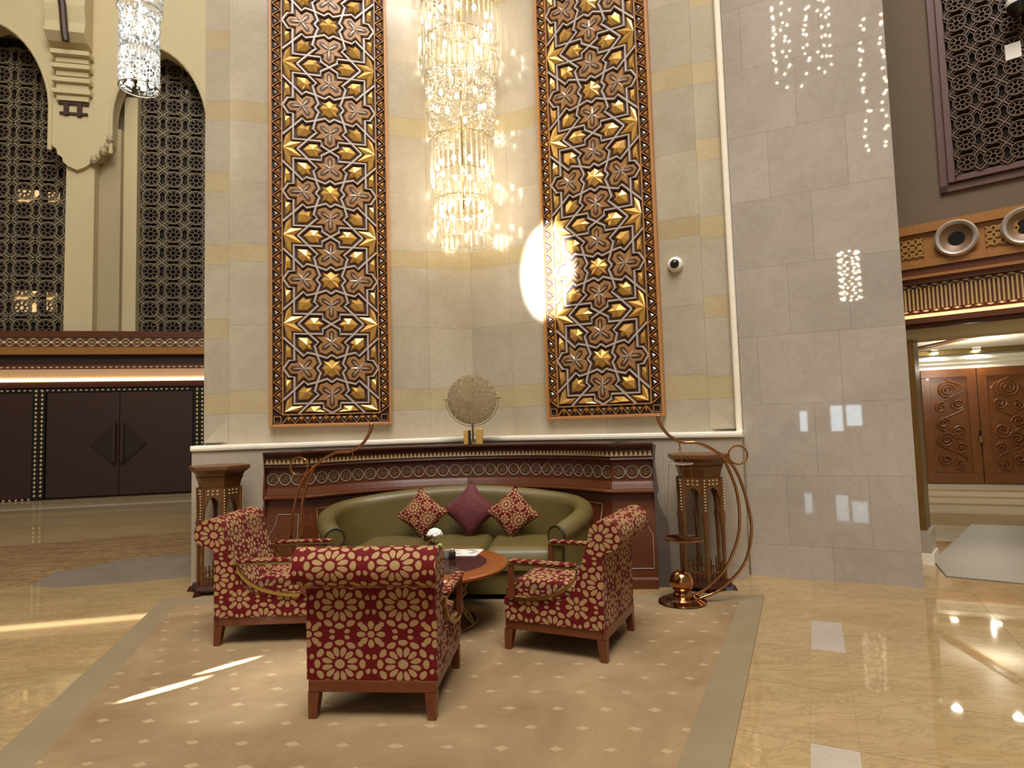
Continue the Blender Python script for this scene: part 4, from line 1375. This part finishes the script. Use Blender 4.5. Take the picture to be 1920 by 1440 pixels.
# folded menu card and tray
mn = empty('menu_card', W(0.20, 2.16, TZ), RN)
tag(mn, 'white printed menu card lying flat at the back of the coffee table', 'menu')
MB().prism([(-0.17, -0.13, 0.0), (0.14, -0.14, 0.0), (0.17, 0.11, 0.0), (-0.15, 0.12, 0.0)], (0, 0, 0.004)).build('sheet', MAT['paper'], mn)
for r_ in (0.11, 0.085):
    MB().tube([(0.02 + r_ * cos(2 * pi * k / 28), 0.0 + r_ * .75 * sin(2 * pi * k / 28), 0.005) for k in range(28)], 0.0035, 4, closed=True).build('printed_ring', MAT['silverline'], mn)
ct = empty('tea_light', W(0.115, 2.36, TZ), RN)
tag(ct, 'little glass tea light holder in front of the menu card', 'candle holder')
MB().lathe([(0.024, 0.0), (0.03, 0.012), (0.028, 0.045), (0.031, 0.06), (0.027, 0.06), (0.024, 0.02)], 16).build('holder', MAT['silverline'], ct, smooth=True)
MB().lathe([(0.001, 0.05), (0.023, 0.05), (0.023, 0.02)], 14, caps=False).build('candle', MAT['paper'], ct)
sh = empty('glass_jar', W(0.17, 2.40, TZ), RN)
tag(sh, 'small dark lidded glass jar next to the tea light', 'jar')
MB().lathe([(0.02, 0), (0.026, 0.01), (0.026, 0.05), (0.016, 0.062)], 14).build('jar_body', MAT['glassdark'], sh, smooth=True)
MB().lathe([(0.018, 0.063), (0.02, 0.075), (0.001, 0.084)], 14, caps=False).build('jar_lid', MAT['silverline'], sh, smooth=True)

# ================================================================== INLAID WOODEN BACK SCREEN BEHIND THE SOFA
hb_o = empty('inlaid_back_screen', W(0.02, 0.0), RN)
tag(hb_o, 'curved mahogany screen with silver medallions behind the green sofa', 'wooden screen')
path = [(-1.84, -1.46), (-1.66, -1.46), (-1.47, -1.46)]
cpts = spline([(-1.47, -1.46, 0), (-1.15, -1.12, 0), (-0.75, -0.87, 0), (-0.38, -0.76, 0), (0, -0.72, 0)], 6)
path += [(p.x, p.y) for p in cpts[1:]]
path = path + [(-x, y) for x, y in path[-2::-1]]
hfr = frame_along(path)
hfr = [(p, d, Vector((d.y, -d.x))) for p, d, _ in hfr]       # normal towards the room


def hsweep(name, prof, mat, smooth=False, frs=None):
    rows = [[(p.x + nn.x * o, p.y + nn.y * o, z) for o, z in prof] for p, d, nn in (frs or hfr)]
    b = MB().grid(rows, 0, close_u=True)
    b.face(rows[0]); b.face(rows[-1][::-1])
    return b.build(name, mat, hb_o, smooth=smooth, angle=35)


BK = -0.34
hsweep('lower_body', [(BK, 0.0), (0.10, 0.0), (0.10, 0.085), (0.075, 0.10), (0.075, 0.34), (0.068, 0.45), (0.045, 0.58), (0.015, 0.70), (0.0, 0.828), (BK, 0.828)], MAT['mahog'])
hsweep('lower_moulding', [(BK, 0.83), (0.02, 0.83), (0.055, 0.848), (0.06, 0.862), (0.035, 0.882), (BK, 0.882)], MAT['mahog'])
hsweep('frieze', [(BK, 0.884), (0.03, 0.884), (0.012, 0.925), (0.0, 0.95), (0.0, 1.118), (0.02, 1.136), (BK, 1.136)], MAT['mahog'])
hsweep('upper_moulding', [(BK, 1.138), (0.03, 1.138), (0.05, 1.152), (0.035, 1.168), (BK, 1.168)], MAT['mahog_dark'])
hsweep('bead_band', [(BK, 1.17), (0.022, 1.17), (0.032, 1.238), (BK, 1.238)], MAT['mahog'])
hsweep('cornice', [(BK, 1.24), (0.04, 1.24), (0.065, 1.262), (0.085, 1.283), (0.085, 1.30), (BK, 1.30)], MAT['mahog_dark'])
# measured walk along the front
HL_ = [0.0]
for i in range(1, len(path)): HL_.append(HL_[-1] + (Vector(path[i]) - Vector(path[i - 1])).length)


def along(s):
    s = max(0, min(HL_[-1] - 1e-6, s))
    i = max(k for k in range(len(HL_)) if HL_[k] <= s)
    i = min(i, len(path) - 2)
    t = (s - HL_[i]) / (HL_[i + 1] - HL_[i])
    p = Vector(path[i]).lerp(Vector(path[i + 1]), t)
    nn = hfr[i][2].lerp(hfr[i + 1][2], t).normalized()
    return p, nn


ring_b = MB()
ring_b.tube([(0.056 * cos(2 * pi * k / 24), 0, 0.056 * sin(2 * pi * k / 24)) for k in range(24)], 0.0045, 5, m=0, closed=True)
ring_b.tube([(0.026 * cos(2 * pi * k / 16), -0.003, 0.026 * sin(2 * pi * k / 16)) for k in range(16)], 0.003, 4, m=1, closed=True)
for k in range(8):
    a = 2 * pi * k / 8
    ring_b.tube([(0.030 * cos(a), -0.002, 0.030 * sin(a)), (0.050 * cos(a), -0.002, 0.050 * sin(a))], 0.003, 4, m=2)
ring_b.lathe([(0.001, 0.0), (0.053, 0.0)], 20, m=2, caps=False)
# lathe above lies in the xy plane: turn it upright
nv = 0
medal = None
ring_b2 = MB()
ring_b2.v, ring_b2.f, ring_b2.m, ring_b2.uv = ring_b.v, ring_b.f, ring_b.m, ring_b.uv
k0 = len(ring_b.v) - 40
for q in range(k0, len(ring_b.v)):
    x, y, z = ring_b.v[q]
    ring_b.v[q] = (x, -0.001, y)
ring_b.lathe([(0.001, 0.0), (0.010, 0.0)], 10, m=1, caps=False)
for q in range(len(ring_b.v) - 20, len(ring_b.v)):
    x, y, z = ring_b.v[q]
    ring_b.v[q] = (x, -0.006, y)
medal = ring_b.mesh('medallion', [MAT['silverline'], MAT['panel_mid'], MAT['medal']], smooth=True)
wing = HL_[2]
tot = HL_[-1]
slots = [0.062 + 0.122 * k for k in range(3)]
slots += [wing + 0.055 + (tot - 2 * wing - 0.11) * k / 26 for k in range(27)]
slots += [tot - 0.062 - 0.122 * k for k in range(3)]
for s in slots:
    p, nn = along(s)
    inst('medallion', medal, hb_o, (p.x + nn.x * .003, p.y + nn.y * .003, 1.036), (0, 0, atan2(nn.x, -nn.y)))
b = MB()
s = 0.02
while s < tot - 0.01:
    p, nn = along(s)
    tv = Vector((-nn.y, nn.x))
    o = 0.0275
    c = Vector((p.x + nn.x * o, p.y + nn.y * o, 1.204))
    w_, h_ = 0.019, 0.022
    b.prism([(c.x - tv.x * w_, c.y - tv.y * w_, c.z - h_), (c.x + tv.x * w_, c.y + tv.y * w_, c.z - h_), (c.x + tv.x * w_ * .3, c.y + tv.y * w_ * .3, c.z + h_), (c.x - tv.x * w_ * .3, c.y - tv.y * w_ * .3, c.z + h_)], (nn.x * .009, nn.y * .009, 0))
    s += 0.042
b.build('inlay_chips', MAT['ivory_dim'], hb_o)['kind'] = 'stuff'
# inlaid panel outlines on the lower body
def lowoff(z):
    P = [(0.10, 0.075), (0.34, 0.075), (0.45, 0.068), (0.58, 0.045), (0.70, 0.015), (0.828, 0.0)]
    for (z0, o0), (z1, o1) in zip(P, P[1:]):
        if z <= z1: return o0 + (o1 - o0) * max(0, (z - z0)) / (z1 - z0)
    return 0.0


def outline(pts):
    out = []
    for i in range(len(pts)):
        (s0, z0), (s1, z1) = pts[i], pts[(i + 1) % len(pts)]
        for k in range(8):
            t = k / 8
            sv, z = s0 + (s1 - s0) * t, z0 + (z1 - z0) * t
            p, nn = along(sv)
            o = lowoff(z) + 0.004
            out.append((p.x + nn.x * o, p.y + nn.y * o, z))
    MB().tube(out, 0.0035, 4, closed=True).build('inlay_line', MAT['silverline'], hb_o)


for s0 in (0.03, tot - 0.34):
    if s0 < 1: outline([(0.03, 0.18), (0.03, 0.48), (0.10, 0.60), (0.12, 0.70), (0.32, 0.70), (0.32, 0.18)])
    else: outline([(tot - .03, 0.18), (tot - .03, 0.48), (tot - .10, 0.60), (tot - .12, 0.70), (tot - .32, 0.70), (tot - .32, 0.18)])
nn_ = 5
for k in range(nn_):
    u0 = wing + 0.08 + (tot - 2 * wing - 0.16) * k / nn_ + 0.04
    u1 = wing + 0.08 + (tot - 2 * wing - 0.16) * (k + 1) / nn_ - 0.04
    outline([(u0, 0.18), (u0, 0.74), (u1, 0.74), (u1, 0.18)])
# scrolled end pieces
for sgn in (-1, 1):
    x0 = sgn * 1.84
    pf = [(0.0, 1.29), (0.045, 1.28), (0.03, 1.18), (0.025, 1.10), (0.045, 0.95), (0.055, 0.86), (0.03, 0.82), (0.06, 0.72), (0.13, 0.62), (0.16, 0.55), (0.16, 0.0), (0.0, 0.0)]
    sc_ = 0.75 if sgn > 0 else 0.45
    m_ = NT('grey_brown_end').out(lin(84, 72, 66), 0.25, 0.0) if sgn > 0 else MAT['mahog']  # right end in glossy grey-brown, left end in mahogany
    MB().prism([(x0 + sgn * (o * sc_ + .001), -1.50, z) for o, z in pf], (0, 0.34, 0)).build('end_bracket', m_, hb_o)

# ================================================================== DISC ON A STAND
gg = empty('etched_disc', W(0.075, 0.62, 1.3005), RN)
tag(gg, 'round etched bronze disc held in a stand on top of the wooden screen', 'ornament')
MB().lathe([(0.001, -0.012), (0.23, -0.012), (0.266, -0.006), (0.272, 0.004), (0.23, 0.012), (0.001, 0.014)], 56, caps=False).build('disc', MAT['disc'], gg, loc=(0, 0, 0.485), rot=(radians(90), 0, 0), smooth=True)
gg.children[0].data.transform(Matrix.Rotation(radians(90), 4, 'X'))
gg.children[0].rotation_euler = (0, 0, 0)
MB().tube([(0.290 * cos(a), 0.0, 0.485 + 0.290 * sin(a)) for a in [radians(178 + 184 * k / 24) for k in range(25)]], 0.004, 6).build('yoke', MAT['brass_aged'], gg, smooth=True)
for sx in (-1, 1):
    MB().tube([(sx * 0.25, 0, 0.492), (sx * 0.315, 0, 0.492)], 0.007, 6).build('pivot', MAT['brass_aged'], gg)
MB().tube([(0, 0, 0.03), (0, 0, 0.225)], 0.012, 8).build('stem', MAT['brass_aged'], gg)
MB().box(-0.10, 0.10, -0.04, 0.04, 0.0, 0.028).build('foot', MAT['brass_aged'], gg)
MB().box(-0.085, -0.038, -0.09, -0.045, 0.0, 0.155).build('gilt_block', MAT['gold'], gg, bevel=0.004)
MB().box(-0.036, -0.014, -0.085, -0.045, 0.0, 0.150).build('black_slat', MAT['black'], gg)
MB().box(0.045, 0.118, -0.09, -0.045, 0.0, 0.165).build('gilt_block', MAT['gold'], gg, bevel=0.004)

# ================================================================== PEDESTALS
def pedestal(a, b_, rot, label):
    root = empty('inlaid_pedestal', W(a, b_, 0.0), RN + radians(rot))
    tag(root, label, 'pedestal', 'inlaid pedestals beside the sofa')
    n = 6

    def hexp(r, z, a0=0): return [(r * cos(2 * pi * k / n + a0), r * sin(2 * pi * k / n + a0), z) for k in range(n)]
    MB().lathe([(0.215, 1.085), (0.235, 1.12), (0.275, 1.148), (0.285, 1.155), (0.285, 1.185), (0.275, 1.19)], 6).build('top', MAT['pedwood'], root)
    MB().lathe([(0.19, 0.985), (0.205, 1.05), (0.225, 1.083)], 6).build('collar', MAT['pedwood'], root)
    R0 = 0.20
    for k in range(n):
        a0, a1 = 2 * pi * k / n, 2 * pi * (k + 1) / n
        am = (a0 + a1) / 2
        p0, p1 = Vector((R0 * cos(a0), R0 * sin(a0))), Vector((R0 * cos(a1), R0 * sin(a1)))
        mid = (p0 + p1) / 2
        ex = (p1 - p0).normalized()
        w = (p1 - p0).length / 2
        nn = Vector((cos(am), sin(am)))

        def P(u, z, o=0.0): return (mid.x + ex.x * u + nn.x * o, mid.y + ex.y * u + nn.y * o, z)
        # carved upper panel with a keel arch below
        A = [(w, 0.66), (w * .80, 0.70), (w * .70, 0.79), (w * .40, 0.87), (0, 0.90), (-w * .40, 0.87), (-w * .70, 0.79), (-w * .80, 0.70), (-w, 0.66)]
        MB().prism([P(u, z) for u, z in A] + [P(-w, 0.983), P(w, 0.983)], (-nn.x * .02, -nn.y * .02, 0)).build('arch_panel', MAT['pedwood'], root)
        pb = MB()
        for q in range(3):
            for r_ in range(2):
                u, z = (q - 1) * w * .42, 0.925 + .032 * r_
                pb.prism([P(u - .012, z, .001), P(u, z - .011, .001), P(u + .012, z, .001), P(u, z + .011, .001)], (nn.x * .005, nn.y * .005, 0))
        pb.build('inlay', MAT['ivory_dim'], root)['kind'] = 'stuff'
        # slender leg at the corner
        c = Vector((cos(a0), sin(a0)))
        prof = [(0.016, 0.085), (0.018, 0.14), (0.016, 0.30), (0.021, 0.58), (0.028, 0.64), (0.020, 0.68), (0.022, 0.98)]
        MB().lathe(prof, 8, (c.x * 0.192, c.y * 0.192, 0)).build('leg', MAT['pedwood'], root, smooth=True)
        sb = MB()
        z = 0.70
        while z < 0.97:
            q = Vector((c.x * 0.216, c.y * 0.216, z))
            sb.sphere(q, 0.007, 6, 4)
            z += 0.026
        sb.build('bead_row', MAT['ivory'], root)['kind'] = 'stuff'
        # low balustrade
        lb_ = MB()
        for q in range(4):
            u = (q - 1.5) * w * .45
            lb_.prism([P(u - .006, 0.087, -.01), P(u + .006, 0.087, -.01), P(u + .006, 0.20 + .03 * abs(q - 1.5), -.01), P(u - .006, 0.20 + .03 * abs(q - 1.5), -.01)], (-nn.x * .01, -nn.y * .01, 0))
        lb_.prism([P(-w, 0.15, -.009), P(w, 0.15, -.009), P(w, 0.162, -.009), P(-w, 0.162, -.009)], (-nn.x * .012, -nn.y * .012, 0))
        lb_.build('balustrade', MAT['pedwood'], root)
        # spreading foot
        MB().prism([(c.x * .20 - c.y * .03, c.y * .20 + c.x * .03, 0.0), (c.x * .30, c.y * .30, 0.0), (c.x * .20 + c.y * .03, c.y * .20 - c.x * .03, 0.0)], (-c.x * .03, -c.y * .03, 0.05)).build('foot', MAT['mahog_dark'], root)
    MB().lathe([(0.245, 0.035), (0.255, 0.05), (0.235, 0.085)], 6).build('base', MAT['mahog_dark'], root)
    return root


pedestal(2.27, 1.475, 30, 'inlaid hexagonal wooden pedestal at the right end of the screen')
pedestal(-2.28, 1.50, 12, 'inlaid hexagonal wooden pedestal at the left end, behind the left armchair')

# ================================================================== COPPER CRESCENT STANDS
def crescent(a, b_, sgn, label, tray=True):
    root = empty('crescent_stand', W(a, b_, 0.0145), RN)
    tag(root, label, 'stand', 'copper crescent stands')
    mp = MAT['copper']
    MB().lathe([(0.185, 0.0), (0.195, 0.006), (0.19, 0.016), (0.13, 0.030), (0.12, 0.045), (0.075, 0.052), (0.07, 0.075), (0.05, 0.095)], 40).build('base', mp, root, smooth=True, angle=30)
    MB().sphere((0, 0, 0.168), 0.096, 28, 18).build('ball', mp, root, smooth=True)
    outer_ = [(0.14, 0.03), (0.30, 0.10), (0.49, 0.28), (0.568, 0.50), (0.568, 0.72), (0.49, 1.03), (0.37, 1.18), (0.20, 1.285), (0.05, 1.300), (-0.055, 1.365), (-0.115, 1.455), (-0.13, 1.505)]
    inner_ = [(0.09, 0.045), (0.20, 0.11), (0.36, 0.27), (0.465, 0.50), (0.492, 0.70), (0.475, 0.90), (0.425, 1.06), (0.38, 1.165)]
    P = [p for p in spline([(sgn * x, 0, z) for x, z in outer_], 8)]
    nP = len(P)
    MB().tube(P, [0.0125 if i < nP * .8 else 0.0125 + 0.004 * (i - nP * .8) / (nP * .2) for i in range(nP)], 10).build('outer_arc', mp, root, smooth=True)
    MB().tube(spline([(sgn * x, 0.012, z) for x, z in inner_], 8), 0.0125, 10).build('inner_arc', mp, root, smooth=True)
    MB().sphere((sgn * -0.131, 0, 1.515), 0.020, 12, 8).build('finial', mp, root, smooth=True)
    MB().tube([(sgn * 0.50 + 0.076 * cos(2 * pi * k / 28), 0, 1.183 + 0.076 * sin(2 * pi * k / 28)) for k in range(28)], 0.008, 8, closed=True).build('ring', mp, root, smooth=True)
    MB().tube([(sgn * .035, 0, 1.29), (sgn * .035, 0, 1.262), (sgn * .035 + .012, 0, 1.25), (sgn * .035, 0, 1.236), (sgn * .035 - .012, 0, 1.25)], 0.005, 6).build('hook', mp, root, smooth=True)
    if tray:
        cx = sgn * .035
        hang = empty('hanging_tray', (cx, 0, 0), 0, root)
        for k in range(3):
            an = 2 * pi * k / 3 + 0.5
            MB().tube([(0, 0, 1.235), (0.10 * cos(an), 0.10 * sin(an), 1.12), (0.150 * cos(an), 0.150 * sin(an), 0.515)], 0.0022, 4).build('chain', MAT['brass_aged'], hang)
        MB().tube([(0.10 * cos(2 * pi * k / 24), 0.10 * sin(2 * pi * k / 24), 1.12) for k in range(24)], 0.0045, 5, closed=True).build('spreader_ring', MAT['silverline'], hang, smooth=True)
        MB().lathe([(0.001, 0.495), (0.135, 0.497), (0.158, 0.505), (0.163, 0.518), (0.156, 0.516), (0.135, 0.505), (0.001, 0.503)], 32, caps=False).build('tray', MAT['copper'], hang, smooth=True)
    return root


crescent(1.985, 2.0, 1, 'polished copper crescent stand with ball base, right of the seating group')
crescent(-0.665, 2.19, -1, 'polished copper crescent stand curving left in front of the sofa arm', tray=False)

# ================================================================== CHANDELIERS
def rod_mesh(L, r=0.0105):
    b = MB().lathe([(r * .3, -L), (r, -L + .02), (r, -.01), (r * .5, 0.0)], 6)
    return b.mesh('crystal_rod', MAT['crystal'])


def beads(n, r0, r1, z0, z1, size, seed):
    random.seed(seed)
    b = MB()
    for k in range(n):
        a = random.random() * 2 * pi
        t = random.random()
        rr = r0 + (r1 - r0) * t
        z = z0 + (z1 - z0) * t
        rr *= 0.93 + 0.09 * random.random()
        s = size * (0.6 + 0.7 * random.random())
        c = (rr * cos(a), rr * sin(a), z)
        i0 = len(b.v)
        b.v += [(c[0] + s, c[1], c[2]), (c[0], c[1] + s, c[2]), (c[0] - s, c[1], c[2]), (c[0], c[1] - s, c[2]), (c[0], c[1], c[2] + s * 1.3), (c[0], c[1], c[2] - s * 1.3)]
        for q in ((0, 1, 4), (1, 2, 4), (2, 3, 4), (3, 0, 4), (1, 0, 5), (2, 1, 5), (3, 2, 5), (0, 3, 5)):
            b.f.append(tuple(i0 + j for j in q)); b.m.append(0); b.uv.append(None)
    return b


wc = empty('wall_chandelier', W(0.01, 0.50), RN)
tag(wc, 'tiered crystal rod chandelier glowing warm in the corner between the carved panels', 'chandelier')
bulb_m = MB().sphere((0, 0, 0), 0.024, 10, 6, 0, 1.5).mesh('bulb', MAT['bulb'], smooth=True)
for (R_, z1, L, n, nb, zb) in ((0.455, 6.22, 0.62, 42, 12, 6.10), (0.40, 5.86, 0.50, 36, 0, 0), (0.35, 4.70, 0.50, 34, 10, 4.42), (0.335, 4.30, 0.36, 30, 0, 0), (0.325, 4.00, 0.44, 30, 9, 3.92)):
    me = rod_mesh(L)
    for k in range(n):
        a = 2 * pi * (k + .5 * (n % 4)) / n
        inst('crystal_rod', me, wc, (R_ * cos(a), R_ * sin(a), z1 + 0.012 * (k % 2)))
    MB().tube([(R_ * cos(2 * pi * k / 40), R_ * sin(2 * pi * k / 40), z1 + .01) for k in range(40)], 0.005, 6, closed=True).build('tier_ring', MAT['brass'], wc, smooth=True)
    MB().tube([(R_ * cos(2 * pi * k / 40), R_ * sin(2 * pi * k / 40), z1 - L - .004) for k in range(40)], 0.005, 5, closed=True).build('bead_ring', MAT['bead'], wc, smooth=True)
    for k in range(nb):
        a = 2 * pi * (k + .25) / nb
        inst('bulb', bulb_m, wc, (R_ * .80 * cos(a), R_ * .80 * sin(a), zb))
for k in range(8):
    a = 2 * pi * k / 8
    inst('bulb', bulb_m, wc, (0.27 * cos(a), 0.27 * sin(a), 5.12 + .10 * (k % 2)))
beads(2000, 0.40, 0.36, 5.45, 4.72, 0.0125, 11).build('crystal_beads', MAT['bead'], wc)['kind'] = 'stuff'
beads(420, 0.30, 0.40, 4.66, 5.50, 0.012, 12).build('crystal_beads', MAT['bead'], wc)['kind'] = 'stuff'
beads(500, 0.46, 0.40, 6.25, 7.1, 0.014, 13).build('crystal_beads', MAT['bead'], wc)['kind'] = 'stuff'
MB().tube([(0, 0.02, 3.95), (0, 0.02, 8.0)], 0.008, 8).build('stem', MAT['brass'], wc)
for z in (4.45, 5.2, 6.3):
    MB().tube([(0, 0.0, z), (0, 0.46, z)], 0.012, 6).build('wall_arm', MAT['brass'], wc)
pc = W(0.01, 0.50)
for z, e_ in ((3.80, 9), (4.42, 10), (5.15, 10), (6.1, 12)):
    light('chandelier_lamp', 'POINT', (pc.x, pc.y, z), e_, (1.0, 0.87, 0.64), shadow_soft_size=0.10)

hc = empty('hall_chandelier', (-6.77, 11.0, 0))
tag(hc, 'long drum of white crystal hanging in the hall before the arches', 'chandelier')
for (r, z0, z1, n, sd) in ((0.37, 9.45, 10.6, 800, 21), (0.325, 8.62, 9.40, 900, 22), (0.33, 7.95, 8.45, 520, 23)):
    beads(n, r, r, z0, z1, 0.024, sd).build('crystal_beads', MAT['bead_cool'], hc)['kind'] = 'stuff'
rm = MB().lathe([(0.004, -.42), (0.014, -.40), (0.014, 0.0)], 6).mesh('crystal_rod', MAT['bead_cool'])
for k in range(36):
    a = 2 * pi * k / 36
    inst('crystal_rod', rm, hc, (0.325 * cos(a), 0.325 * sin(a), 8.68))
bulb_c = MB().sphere((0, 0, 0), 0.05, 10, 6).mesh('bulb', MAT['bulb_cool'], smooth=True)
for z in (8.05, 8.5, 8.95, 9.35, 9.8):
    for k in range(5):
        a = 2 * pi * k / 5 + z
        inst('bulb', bulb_c, hc, (0.2 * cos(a), 0.2 * sin(a), z))
for r, z in ((0.33, 7.93), (0.325, 8.60), (0.37, 9.43)):
    MB().tube([(r * cos(2 * pi * k / 32), r * sin(2 * pi * k / 32), z) for k in range(32)], 0.012, 6, closed=True).build('tier_ring', MAT['silverline'], hc, smooth=True)
MB().tube([(0, 0, 7.95), (0, 0, 13)], 0.03, 8).build('stem', MAT['silverline'], hc)
for z in (8.3, 9.1, 10.0):
    light('hall_chandelier_lamp', 'POINT', (-6.77, 11.0, z), 22, (1.0, 0.95, 0.86), shadow_soft_size=0.2)

# ================================================================== CAMERAS ON THE WALLS, CARD
dc_ = empty('dome_camera', (CN[0] + 2.42 * cos(RR), CN[1] + 2.42 * sin(RR), 3.09), RR)
tag(dc_, 'white dome camera with black eye on the niche wall right of the panel', 'camera')
MB().lathe([(0.078, 0.001), (0.078, 0.03), (0.062, 0.05), (0.050, 0.055)], 28).build('housing', MAT['white'], dc_, rot=(radians(90), 0, 0), smooth=True)
MB().lathe([(0.048, 0.052), (0.040, 0.075), (0.022, 0.090), (0.001, 0.094)], 20, caps=False).build('lens_dome', MAT['black'], dc_, rot=(radians(90), 0, 0), smooth=True)
px, py = RORG[0] + 1.03 * cos(RANG) + sin(RANG) * 0.22, RORG[1] + 1.03 * sin(RANG) - cos(RANG) * 0.22
pcam = empty('ceiling_camera', (px, py, 5.18), RANG)
tag(pcam, 'hanging dome camera with white cap in the upper right corner', 'camera')
MB().lathe([(0.095, 0.0), (0.10, 0.03), (0.07, 0.09), (0.02, 0.12), (0.02, 0.3)], 24).build('cap', MAT['white'], pcam, smooth=True)
MB().lathe([(0.001, -0.10), (0.05, -0.088), (0.082, -0.05), (0.093, -0.001)], 24, caps=False).build('lens_dome', MAT['black'], pcam, smooth=True)
cx, cy = RORG[0] + 0.965 * cos(RANG) + sin(RANG) * 0.075, RORG[1] + 0.965 * sin(RANG) - cos(RANG) * 0.075
crd = empty('wall_card', (cx, cy, 4.84), RANG)
tag(crd, 'blank white plate on the brown lattice under the hanging camera', 'plate')
MB().box(-0.058, 0.058, -0.006, 0.006, -0.075, 0.075).build('plate', MAT['white'], crd, bevel=0.002)
MB().box(-0.02, 0.02, 0.006, 0.028, -0.02, 0.02).build('clip', MAT['black'], crd)

# ================================================================== BEHIND THE VIEWER, MIRRORED IN THE POLISHED PIER
MAT['spark'] = emis('small_crystal_lamp', (1.0, 0.86, 0.62), 110.0)
spark_m = MB().sphere((0, 0, 0), 0.034, 8, 5, 0, 0.6).mesh('bulb', MAT['spark'], smooth=True)
random.seed(5)
for (x, z0, z1, r, rows_, per, lb) in ((-2.52, 5.0, 6.38, 0.27, 8, 8, 'slim eight-tiered chandelier mirrored low in the polished pier'),
                                       (-3.55, 12.6, 15.2, 0.85, 9, 9, 'broad crystal chandelier mirrored at the top of the polished pier'),
                                       (-1.50, 9.4, 13.2, 0.34, 10, 4, 'long sparse chandelier mirrored at the right edge of the polished pier')):
    root = empty('atrium_chandelier', (x, -8.0, 0))
    tag(root, lb, 'chandelier', 'atrium chandeliers')
    for i in range(rows_):
        z = z0 + (z1 - z0) * i / (rows_ - 1)
        MB().tube([(r * cos(2 * pi * k / 24), r * sin(2 * pi * k / 24), z + .03) for k in range(24)], 0.012, 5, closed=True).build('tier_ring', MAT['brass'], root)
        for k in range(per):
            a = 2 * pi * (k + random.random() * .5) / per
            inst('bulb', spark_m, root, (r * cos(a), r * sin(a), z + (random.random() - .5) * (0.02 if per == 8 else 0.22)))
    MB().tube([(0, 0, z0), (0, 0, z1 + 1.2)], 0.02, 6).build('stem', MAT['brass'], root)
w5 = st(empty('window_4', (0, -8.6, 0)))
MAT['daypane'] = emis('daylight_pane', (0.72, 0.88, 1.0), 11.0)
for (x0, x1, z0, z1) in ((-4.60, -4.34, 1.0, 1.66), (-3.60, -3.22, 1.0, 1.80), (-3.12, -2.66, 1.16, 1.80)):
    MB().box(x0, x1, 0.0, 0.03, z0, z1).build('glass_pane', MAT['daypane'], w5)
    for (a0, a1, c0, c1) in ((x0 - .05, x0, z0, z1), (x1, x1 + .05, z0, z1), (x0 - .05, x1 + .05, z1, z1 + .05), (x0 - .05, x1 + .05, z0 - .05, z0)):
        MB().box(a0, a1, -0.02, 0.06, c0, c1).build('window_frame', MAT['brass_aged'], w5)
